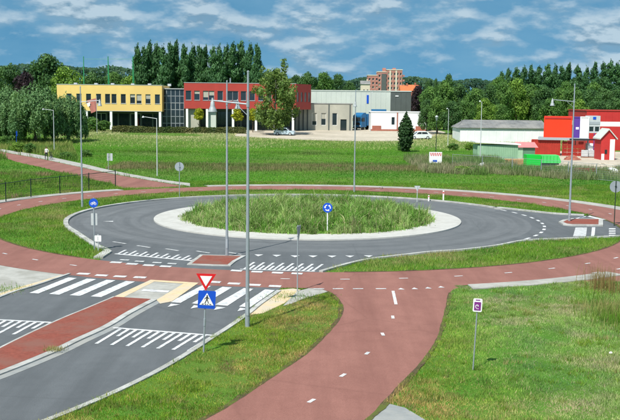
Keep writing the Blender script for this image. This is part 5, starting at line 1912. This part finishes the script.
# ------------------------------------------------------------------ vehicles
def car(px, py, rot, label, paint, L=4.1, Hc=1.5):
    p = at(px, py)
    t = thing('parked_car', label, 'car', (p.x, p.y, TZ(p.y)+0.06), rot)
    hl = L/2
    prof = [(-hl, 0.3), (-hl, 0.72), (-hl+0.12, 0.85), (-hl+0.95, 0.92), (hl-0.35, 0.95), (hl-0.04, 0.85), (hl, 0.5), (hl-0.02, 0.3)]
    plate(prof, -0.84, 0.84).build('body', paint, t, bevel=0.06)
    cab = [(-hl+0.9, 0.9), (-hl+1.55, Hc-0.04), (-hl+1.9, Hc), (hl-0.85, Hc-0.02), (hl-0.35, 0.93)]
    plate(cab, -0.72, 0.72).build('cabin', paint, t, bevel=0.07)
    for s in (-1, 1):
        y0 = s*0.722
        MB().add([(-hl+1.15, y0, 0.97), (-hl+1.62, y0, Hc-0.12), (0.12, y0, Hc-0.1), (0.12, y0, 0.97)], [(0, 1, 2, 3)]).build('side_window', 'glass', t)
        MB().add([(0.2, y0, 0.97), (0.2, y0, Hc-0.1), (hl-0.95, y0, Hc-0.12), (hl-0.6, y0, 0.97)], [(0, 1, 2, 3)]).build('side_window', 'glass', t)
        for wx in (-hl+0.75, hl-0.75):
            wl = MB().cyl((wx, s*0.66, 0.31), (wx, s*0.86, 0.31), 0.31, 0.31, 18).build('wheel', 'rubber', t)
            MB().cyl((wx, s*0.862, 0.31), (wx, s*0.872, 0.31), 0.19, 0.19, 14).build('rim', 'galvlight', wl)
        MB().box(-hl-0.015, -hl+0.05, s*0.62-0.16, s*0.62+0.16, 0.6, 0.74).build('headlight', 'white', t)
        MB().box(hl-0.05, hl+0.012, s*0.66-0.12, s*0.66+0.12, 0.58, 0.8).build('tail_light', 'signred', t)
    MB().add([(-hl+0.93, -0.62, 0.95), (-hl+0.93, 0.62, 0.95), (-hl+1.54, 0.58, Hc-0.06), (-hl+1.54, -0.58, Hc-0.06)], [(0, 1, 2, 3)]).build('windscreen', 'glass', t).location = (-0.03, 0, 0.02)
    return t


car(284.5, 135.5, math.radians(170), 'pale blue parked car behind the birch trunk', 'carpale')
car(420, 139.3, math.radians(8), 'white parked car beside the upright evergreen', 'carwhite', 4.2, 1.5)

# blue lorry
p = pd(356.5, 128, 229)
t = thing('lorry', 'blue lorry parked between the annex and the white building', 'lorry', (p.x, 227, TZ(227)+0.06), math.radians(-40))
MB().box(-1.22, 1.22, 0, 2.1, 0.65, 3.35).build('cab', 'truckblue', t, bevel=0.08)
MB().add([(-1.15, 0.05, 3.353), (1.15, 0.05, 3.353), (1.15, 2.0, 3.353), (-1.15, 2.0, 3.353), (-1.1, 1.2, 4.0), (1.1, 1.2, 4.0), (1.1, 2.0, 4.0), (-1.1, 2.0, 4.0)], [(0, 1, 5, 4), (4, 5, 6, 7), (0, 4, 7, 3), (1, 2, 6, 5), (2, 3, 7, 6)]).build('wind_deflector', 'truckblue', t)
MB().box(-1.05, 1.05, -0.02, -0.003, 1.95, 2.95).build('windscreen', 'glass', t)
for s in (-1, 1):
    MB().box(min(s*1.222, s*1.232), max(s*1.222, s*1.232), 0.35, 1.35, 1.95, 2.85).build('side_window', 'glass', t)
    MB().box(s*0.85-0.2, s*0.85+0.2, -0.03, -0.003, 0.85, 1.05).build('headlight', 'white', t)
    MB().box(s*1.45-0.1, s*1.45+0.1, -0.1, 0.1, 2.0, 2.7).build('mirror', 'black', t)
    for wy in (0.9, 5.2, 6.5):
        MB().cyl((s*0.85, wy, 0.5), (s*1.2, wy, 0.5), 0.5, 0.5, 16).build('wheel', 'rubber', t)
MB().box(-0.9, 0.9, -0.03, -0.003, 1.15, 1.8).build('grille', 'black', t)
MB().box(-1.15, 1.15, -0.12, 0.3, 0.35, 0.64).build('bumper', 'darkclad', t)
MB().box(-1.25, 1.25, 2.35, 7.6, 1.0, 3.7).build('load_box', 'truckblue', t, bevel=0.04)
MB().box(-0.5, 0.5, 2.0, 7.5, 0.6, 0.99).build('chassis', 'black', t)
# second blue vehicle top behind the white building
p = pd(379, 111, 236)
t = thing('lorry', 'dark blue lorry roof showing above the white building', 'lorry', (p.x, 236, TZ(236)+0.02))
MB().box(-1.8, 1.8, 0, 2.5, 1.0, p.z-TZ(236)+0.4).build('load_box', 'truckblue', t, bevel=0.05)
MB().box(1.85, 3.6, 0.05, 2.4, 0.7, 3.1).build('cab', 'truckblue', t, bevel=0.1)
for wx in (-1.2, 2.6):
    MB().cyl((wx, -0.02, 0.5), (wx, 0.4, 0.5), 0.5, 0.5, 14).cyl((wx, 2.1, 0.5), (wx, 2.5, 0.5), 0.5, 0.5, 14).build('wheel', 'rubber', t)

# ------------------------------------------------------------------ the builders yard at the right
# long white building
Y1 = 186.0
x0, x1, z0, z1 = span(460, 128.3, 546, 142.5, Y1)
zg = TZ(Y1)
t = thing('long_shed', 'long low white building with a rusty grey roof', 'building', (x0, Y1, zg))
Wd, zt = x1-x0, z1-zg
MB().box(0, Wd, 0, 10, 0, zt).build('wall', 'whitewall', t)
for k in range(1, 12):
    MB().box(Wd*k/12-0.03, Wd*k/12+0.03, -0.04, -0.003, 0, zt-0.05).build('wall_seam', 'whitewall', t)
rz = pd(500, 120.0, Y1+5).z-zg
rf = MB().add([(-0.3, -0.3, zt-0.02), (Wd+0.3, -0.3, zt-0.02), (Wd+0.3, 5, rz), (1.4, 5, rz), (Wd+0.3, 10.3, zt-0.02), (-0.3, 10.3, zt-0.02), (-0.3, -0.3, zt+0.12), (Wd+.3, -.3, zt+.12)], [(6, 7, 2, 3), (0, 1, 7, 6), (3, 2, 4, 5), (0, 6, 3, 5), (1, 4, 2)]).build('roof', 'greyroof', t)
for k in range(1, 18):
    xx = Wd*k/18
    MB().add([(xx-0.05, -0.3, zt+0.15), (xx+0.05, -0.3, zt+0.15), (xx+0.05, 5, rz+0.03), (xx-0.05, 5, rz+0.03)], [(0, 1, 2, 3)]).build('roof_rib', 'greyroof', rf)

# pale green shed
Y2 = 137.0
x0, x1, z0, z1 = span(477.5, 145, 518.5, 161.5, Y2)
t = thing('garden_shed', 'pale green boarded shed with a white roof edge', 'shed', (x0, Y2, 0), math.radians(3))
Wd, zt = x1-x0, z1
MB().box(0, Wd, 0, 3, 0, zt).build('wall', 'palegreen', t)
for k in range(22):
    MB().box(Wd*k/22+0.01, Wd*(k+1)/22-0.02, -0.03, -0.003, 0.03, zt-0.05).build('board', 'palegreen', t)
MB().add([(-0.4, -0.3, zt+0.32), (Wd+0.3, -0.3, zt+0.003), (Wd+0.3, 3.2, zt+0.003), (-0.4, 3.2, zt+0.32), (-0.4, -0.3, zt+0.50), (Wd+0.3, -0.3, zt+0.18), (Wd+0.3, 3.2, zt+0.18), (-0.4, 3.2, zt+0.50)],
         [(0, 1, 5, 4), (4, 5, 6, 7), (1, 2, 6, 5), (3, 0, 4, 7), (2, 3, 7, 6), (0, 3, 2, 1)]).build('roof', 'white', t)
# red roofed green hut
x0, x1, z0, z1 = span(515, 147.5, 535, 157, 143)
t = thing('hut', 'dull green hut with a faded red roof behind the shed', 'shed', (x0, 143, 0))
MB().box(0, x1-x0, 0, 2.6, 0, z1).build('wall', 'midgreen', t)
MB().box(0.25, 1.15, -0.03, -0.003, 0, 1.7).build('door', 'palegreen', t)
MB().add([(-0.2, -0.3, z1+.02), (x1-x0+.4, -0.3, z1+.02), (x1-x0+.2, 1.4, z1+0.75), (0.3, 1.4, z1+0.75), (x1-x0+.4, 3, z1+.02), (-.2, 3, z1+.02)], [(0, 1, 2, 3), (3, 2, 4, 5), (0, 3, 5), (1, 4, 2)]).build('roof', 'pinkroof', t)


def container(name, label, X0, X1, Y, Z0, Z1, dep, m, group=None, ribs=True, loc_z=None, rot=0.0):
    t = thing(name, label, 'container', (X0, Y, Z0), rot, group)
    W_, H_2 = X1-X0, Z1-Z0
    MB().box(0, W_, 0.03, dep, 0, H_2).build('shell', m, t)
    if ribs:
        k = max(6, int(W_/0.35))
        rb = MB()
        for i in range(k):
            rb.box(W_*i/k+0.04, W_*(i+0.5)/k, -0.015, 0.027, 0.12, H_2-0.12)
        rb.build('corrugation', m, t)
    fr_ = MB().box(-0.02, 0.10, -0.04, -0.016, 0.0, H_2).box(W_-0.10, W_+0.02, -0.04, -0.016, 0.0, H_2)
    fr_.box(0.10, W_-0.10, -0.04, -0.016, 0.0, 0.12).box(0.10, W_-0.10, -0.04, -0.016, H_2-0.12, H_2)
    fr_.build('frame', m, t)
    return t


Y3 = 152.0
TH = math.atan2(pd(560, 140, Y3).x, Y3)          # the stacked boxes stand square to the line of sight
AX = Vector((math.cos(TH), -math.sin(TH)))
P0 = pd(531.5, 140, Y3).xy


def along(px):
    """distance along the front of the stack at a pixel column"""
    rx, ry, _ = ray(px, 140)
    return (P0.x*ry - P0.y*rx)/(AX.y*rx - AX.x*ry)


def box_front(px0, px1, z0, z1, dep, m, name, label, back=0.0, ribs=True):
    s0, s1 = along(px0), along(px1)
    q = P0 + AX*s0 + Vector((math.sin(TH), math.cos(TH)))*back
    t = container(name, label, 0, s1-s0, 0, z0, z1, dep, m, ribs=ribs)
    t.location = (q.x, q.y, z0)
    t.rotation_euler = (0, 0, -TH)
    return t, s1-s0


ZL = span(531.5, 139.8, 560.5, 152, Y3)[3]
box_front(531.5, 560.5, 0, ZL, 2.4, 'rustred', 'container', 'dark red corrugated container below the orange one')
ORD4 = ('first', 'second', 'third', 'fourth')
cw, ch = 0.78, ZL/4.25
crate0 = MB().box(0.02, cw-0.02, 0.04, 0.85, 0.03, ch-0.05)
crate0 = crate0.build('crate_box', 'redbright')
CR_BOX = crate0.data
bpy.data.objects.remove(crate0)
sl = MB()
for zz_ in (0.02, ch*0.36, ch*0.70):
    sl.box(0.0, cw-0.01, 0.0, 0.037, zz_, zz_+ch*0.2)
sl.box(0.0, 0.07, -0.03, -0.003, 0.0, ch-0.03).box(cw-0.08, cw-0.01, -0.03, -0.003, 0.0, ch-0.03)
slo = sl.build('slats', 'rustred')
CR_SL = slo.data
bpy.data.objects.remove(slo)
for i in range(4):
    for j in range((4, 4, 3, 4)[i]):
        q = P0 + AX*(along(562.3) + i*(cw+0.03)) + Vector((math.sin(TH), math.cos(TH)))*random.uniform(0, 0.08)
        t = thing('crate', f'red slatted crate, {("bottom", "second", "third", "fourth")[j]} layer of the {ORD4[i]} column beside the dark red container', 'crate', (q.x, q.y, j*(ch+0.005)), -TH + random.uniform(-0.03, 0.03), 'stacked red crates')
        instance('crate_box', CR_BOX, t)
        instance('slats', CR_SL, t)
for k, (px, lab) in enumerate([(584.5, 'white cube tank in a cage, left of two under the white box'), (590.5, 'white cube tank in a cage, right of two under the site cabin')]):
    q = at(px, 157.5)
    t = thing('cube_tank', lab, 'tank', q, -TH, 'white cube tanks')
    MB().box(-0.48, 0.48, -0.4, 0.5, 0.16, 1.12).build('tank', 'white', t, bevel=0.06)
    cg = MB()
    for zz_ in (0.18, 0.42, 0.66, 0.90, 1.12):
        cg.box(-0.53, 0.53, -0.46, -0.43, zz_, zz_+0.03)
    for k2 in range(6):
        cg.box(-0.52+k2*0.2, -0.49+k2*0.2, -0.43, -0.405, 0.16, 1.15)
    cg.build('cage', 'galv', t)
    MB().box(-0.55, 0.55, -0.48, 0.55, 0, 0.14).build('pallet', 'brownwood', t)
    MB().cyl((0, 0.05, 1.12), (0, 0.05, 1.18), 0.12, 0.12, 10).build('lid', 'rubber', t)
ZD = ZL+0.42
s0, s1 = along(538), along(589)
q = P0 + AX*s0
t = thing('site_platform', 'grey steel platform carrying the orange boxes', 'platform', (q.x, q.y, 0), -TH)
Wd = s1-s0
MB().box(0, Wd, -0.35, 3.2, ZL+0.02, ZD-0.003).build('deck', 'signback', t)
for k in range(5):
    xx = 0.1+k*(Wd-0.3)/4
    MB().box(xx, xx+0.14, 3.0, 3.14, 0, ZL+0.018).build('post', 'signback', t)
MB().box(Wd*0.62, Wd+0.9, -0.42, -0.353, ZL+0.1, ZL+0.3).build('dark_beam', 'black', t)
ZO = span(543.5, 116.2, 571.5, 137.5, Y3)[3]
t, w_ = box_front(543.5, 571.3, ZD, ZO, 2.8, 'orange', 'container', 'big bright orange box raised above the yard', ribs=False)
for k in range(1, 5):
    MB().box(w_*k/5-0.012, w_*k/5+0.012, 0.015, 0.028, 0.13, ZO-ZD-0.13).build('panel_seam', 'orange', t)
MB().box(0.1, w_-0.1, -0.06, -0.042, ZO-ZD-0.35, ZO-ZD-0.13).build('top_strip', 'redbright', t)
t, w_ = box_front(572, 579.3, ZD, ZO-0.05, 2.8, 'violet', 'container', 'tall violet box with a white mark beside the orange one', ribs=False)
MB().box(-0.02, 0.12, -0.06, -0.043, 0, ZO-ZD-0.1).build('pink_edge', 'pinkroof', t)
MB().box(0.5, 0.95, 0.0, 0.028, 1.3, 1.65).build('white_mark', 'white', t)
t, w_ = box_front(579.6, 588.3, ZD, ZO-0.02, 2.8, 'white', 'container', 'tall plain white box right of the violet one', ribs=False)
for k in range(1, 4):
    MB().box(w_*k/4-0.012, w_*k/4+0.012, 0.012, 0.028, 0.13, ZO-ZD-0.16).build('panel_seam', 'galvlight', t)
# red hall with white band
d_ = span(586, 111.2, 650, 156, 168)
t = thing('red_hall', 'red hall with a broad white band across its front', 'building', (d_[0], 168, 0))
Wd, H_ = d_[1]-d_[0], d_[3]
zw0, zw1 = span(600, 121.8, 640, 126.5, 168)[2:]
MB().box(0, Wd, 0, 12, 0, zw0).build('lower_wall', 'redbright', t)
MB().box(0, Wd, 0.0, 12, zw0+0.003, zw1).build('white_band', 'white', t)
MB().box(0, Wd, 0, 12, zw1+0.003, H_).build('upper_wall', 'redbright', t)
for k in range(1, 10):
    MB().box(Wd*k/10-0.02, Wd*k/10+0.02, -0.03, -0.003, zw1+0.05, H_-0.05).build('cladding_seam', 'redbright', t)
MB().box(-0.1, Wd+0.1, -0.1, 12.1, H_+0.003, H_+0.15).build('roof_edge', 'rustred', t)
# site cabin with windows
e_ = span(588.8, 115.8, 600.2, 133, 150)
zc0 = e_[2]
t = thing('site_cabin', 'grey site cabin with dark windows on top of a scaffold', 'cabin', (e_[0], 150, 0))
Wd = e_[1]-e_[0]
hz = e_[3]
op = [(0.08, Wd*0.46, zc0+0.2, zc0+1.0), (Wd*0.54, Wd-0.08, zc0+0.2, zc0+1.0)]
wall(0, Wd, zc0, hz, op, dep=0.12).build('wall', 'galvlight', t)
for o_ in op:
    window(t, *o_, fm='galvlight', dep=0.1, fw_=0.05)
MB().add([(0, 0, zc0), (0, 2, zc0), (0, 2, hz), (0, 0, hz), (Wd, 0, zc0), (Wd, 2, zc0), (Wd, 2, hz), (Wd, 0, hz)], [(0, 3, 2, 1), (4, 5, 6, 7), (3, 7, 6, 2), (0, 1, 5, 4)]).build('side_wall', 'galvlight', t)
MB().box(0.0, Wd, -0.05, -0.003, zc0+1.35, zc0+1.75).build('grey_band', 'signback', t)
MB().box(Wd*0.35, Wd*0.62, -0.06, -0.004, hz-0.55, hz-0.15).build('blue_vent', 'signblue', t)
for xx in (0.02, Wd*0.5, Wd-0.1):
    MB().box(xx, xx+0.09, 0.02, 0.11, 0, zc0-0.002).build('scaffold_leg', 'violet' if xx == Wd*0.5 else 'galv', t)
for k in range(3):
    zz_ = 0.25+k*zc0/3.2
    MB().box(0.12, Wd-0.11, 0.04, 0.09, zz_, zz_+0.1).build('scaffold_rail', 'galvlight', t)
MB().box(0.15, Wd*0.48, 0.15, 1.8, 0.0, zc0*0.55).build('white_crate', 'white', t)
# red shed with gable
f_ = span(600, 128.5, 616.5, 157.5, 141)
t = thing('gabled_shed', 'small red shed with white gable edges and a white door', 'shed', ((f_[0]+f_[1])/2, 141, 0))
hw = (f_[1]-f_[0])/2*0.86
zt = f_[3]
ze = pd(608, 137.5, 141).z
plate([(-hw, 0), (hw, 0), (hw, ze), (0, zt-0.15), (-hw, ze)], 0.0, 3.2).build('wall', 'redbright', t)
for s in (-1, 1):
    MB().add([(0, -0.25, zt), (s*(hw+0.25), -0.25, ze-0.12), (s*(hw+0.25), 3.4, ze-0.12), (0, 3.4, zt), (0, -0.25, zt-0.18), (s*(hw+0.25), -0.25, ze-0.30), (s*(hw+0.25), 3.4, ze-0.30), (0, 3.4, zt-0.18)],
             [(0, 1, 2, 3), (0, 4, 5, 1), (1, 5, 6, 2), (4, 7, 6, 5)]).build('roof_side', 'palewall', t)
MB().box(hw*0.25, hw*0.92, -0.05, -0.003, 0.0, ze*0.92).build('door', 'white', t)
MB().box(-hw*0.45, -hw*0.12, -0.04, -0.003, 0.9, 1.5).build('window', 'glass', t)
MB().box(-hw*0.9, -hw*0.5, -0.04, -0.003, 0.0, 0.9).build('white_board', 'white', t)

# bright green skip with a light sheet
g_ = span(526.5, 155.2, 561.5, 170, 124)
t = thing('green_skip', 'bright green skip half covered with a light green sheet', 'skip', (g_[0], 124, 0))
Wd, H_ = g_[1]-g_[0], g_[3]
plate([(0, 0), (Wd*0.40, 0), (Wd*0.42, H_), (0, H_*1.02)], 0, 1.8).build('box', 'lime', t)
plate([(Wd*0.42, H_*0.35), (Wd*0.98, H_*0.35), (Wd, H_*0.5), (Wd*0.92, H_), (Wd*0.425, H_)], 0.15, 1.8).build('sheet', 'limelight', t)
for k in range(5):
    MB().box(Wd*(0.48+0.1*k), Wd*(0.49+0.1*k), 0.12, 0.147, H_*0.4, H_*0.95).build('sheet_rib', 'lime', t)
MB().box(Wd*0.42+0.05, Wd*0.95, 0.3, 1.7, 0.05, H_*0.345).build('base', 'darkclad', t)
# timber pile: single planks
t = thing('timber_pile', 'pile of raw yellow planks left of the green skip', 'timber', at(517, 166))
for j in range(5):
    for i in range(3):
        o_ = MB().box(-1.45+random.uniform(-.15, .15), 1.4+random.uniform(-.25, .15), -0.3+0.32*i, -0.02+0.32*i, 0.10+0.17*j, 0.22+0.17*j).build('plank', 'timber', t)
        o_.rotation_euler = (0, 0, random.uniform(-0.05, 0.05))
for sx in (-1.0, 0.9):
    MB().box(sx-0.06, sx+0.06, -0.3, 0.6, 0, 0.098).build('bearer', 'brownwood', t)
for (px, py, nm, lab) in [(585, 175, 4, 'stack of brown timber baulks before the red containers'), (597, 174, 3, 'lower stack of brown timber baulks beside the gabled shed')]:
    t = thing('timber_stack', lab, 'timber', at(px, py))
    for j in range(nm):
        for i in range(3):
            o_ = MB().box(-1.1+random.uniform(-.1, .1), 1.1+random.uniform(-.2, .2), -0.4+0.27*i, -0.15+0.27*i, 0.01+0.2*j, 0.19+0.2*j).build('baulk', 'brownwood', t)
            o_.rotation_euler = (0, 0, random.uniform(-0.06, 0.06))
# white covered heap
p = at(611.5, 174)
vs, fs = [], []
for j in range(7):
    for i in range(16):
        a = 2*math.pi*i/16
        r = 1.05*math.cos(j/6*math.pi/2)*(1+0.14*math.sin(3*a+j)) + 0.02
        vs.append((r*math.cos(a), 0.6*r*math.sin(a), 0.72*math.sin(j/6*math.pi/2)*(1+0.1*math.sin(2*a))))
for j in range(6):
    fs += [(j*16+i, j*16+(i+1) % 16, (j+1)*16+(i+1) % 16, (j+1)*16+i) for i in range(16)]
t = thing('covered_heap', 'white sheeted heap behind the round sign at the right edge', 'heap', p)
MB().add(vs, fs).build('sheet', 'whitewall', t, smooth=True)
MB().box(-0.9, 0.9, -0.4, 0.4, 0, 0.12).build('pallet', 'brownwood', t)
# low stacked pipes and boards by the green shed
t = thing('board_stack', 'low stack of grey boards in front of the pale green shed', 'timber', at(493, 166))
for j in range(3):
    o_ = MB().box(-2.2+0.2*j, 2.0-0.15*j, -0.3, 0.35, 0.02+0.13*j, 0.13+0.13*j).build('board', 'pave', t)
    o_.rotation_euler = (0, 0, 0.03*j)
t = thing('white_sack', 'white sack beside the weeds in front of the pale green shed', 'sack', at(482, 168))
vs2 = [(v[0]*0.55, v[1]*0.6, v[2]*0.85) for v in vs]
MB().add(vs2, fs).build('sack', 'white', t, smooth=True)
MB().cyl((0.15, 0, 0.57), (0.2, 0, 0.72), 0.05, 0.09, 8).build('sack_neck', 'white', t)
# temporary mesh fence in front of the yard
fpts = gpx([(452, 168.5), (482, 170.5), (512, 172.5), (541, 175), (568, 177.5), (596, 180.2), (622, 183)])
t = thing('site_fence', 'grey temporary mesh fence in the weeds before the builders yard', 'fence', (*fpts[0], 0))
o0 = Vector((*fpts[0], 0))
for a, b in zip(fpts[:-1], fpts[1:]):
    A, B = Vector((*a, 0)) - o0, Vector((*b, 0)) - o0
    A2, B2 = A.lerp(B, 0.01), A.lerp(B, 0.99)
    pn = MB()
    for zz_ in (0.12, 1.75):
        pn.cyl(A2 + Vector((0, 0, zz_)), B2 + Vector((0, 0, zz_)), 0.02, 0.02, 6)
    for q in (A2, B2):
        pn.cyl(q, q + Vector((0, 0, 1.8)), 0.022, 0.022, 6)
    pn = pn.build('fence_panel', 'galv', t)
    wm = MB()
    L = (B2-A2).length
    for k in range(1, int(L/0.16)):
        q = A2.lerp(B2, k*0.16/L)
        wm.cyl(q + Vector((0, 0, 0.12)), q + Vector((0, 0, 1.75)), 0.004, 0.004, 3, False)
    for k in range(1, 7):
        wm.cyl(A2 + Vector((0, 0, 0.12+k*0.23)), B2 + Vector((0, 0, 0.12+k*0.23)), 0.004, 0.004, 3, False)
    wm.build('wire_mesh', 'galv', pn)
# loose heaps of rubble and sand
for (px, py, w, h, m, lab) in [(566, 168, 1.6, 0.7, 'gravel', 'sandy rubble heap left of the brown timber'), (604, 167, 2.0, 0.6, 'gravel', 'low sandy heap in front of the small red shed'), (572, 160, 1.3, 0.8, 'brick', 'heap of red bricks before the red containers'), (553, 172, 1.4, 0.5, 'pave', 'grey rubble heap right of the green skip')]:
    t = thing('rubble_heap', lab, 'heap', at(px, py))
    vs3, fs3 = [], []
    for j in range(6):
        for i in range(14):
            a = 2*math.pi*i/14
            r = w*(1-j/5.3)*(1+random.uniform(-.16, .16))
            vs3.append((r*math.cos(a), 0.6*r*math.sin(a), h*(j/5)**0.8*(1+random.uniform(-.08, .08))))
    for j in range(5):
        fs3 += [(j*14+i, j*14+(i+1) % 14, (j+1)*14+(i+1) % 14, (j+1)*14+i) for i in range(14)]
    fs3.append(tuple(range(70, 84)))
    hp = MB().add(vs3, fs3).build('heap', m, t)
    lm = MB()
    for k in range(26):
        a, r = random.uniform(0, 6.28), w*random.uniform(0.2, 1.15)
        q = random.uniform(0.05, 0.16)
        cx_, cy_, cz_ = r*math.cos(a), 0.6*r*math.sin(a), max(0, h*(1-r/w))*0.9
        lm.box(cx_-q, cx_+q, cy_-q*0.8, cy_+q*0.8, cz_, cz_+q*1.2)
    lm.build('lumps', m, hp)
# litter on the near bank
t = thing('litter', 'white scrap of litter in the grass at the lower right', 'litter', at(610.5, 355))
MB().add([(-0.06, -0.03, 0.06), (0.05, -0.04, 0.07), (0.06, 0.03, 0.10), (-0.03, 0.05, 0.09), (0.0, 0.0, 0.12)], [(0, 1, 4), (1, 2, 4), (2, 3, 4), (3, 0, 4)]).build('scrap', 'white', t)
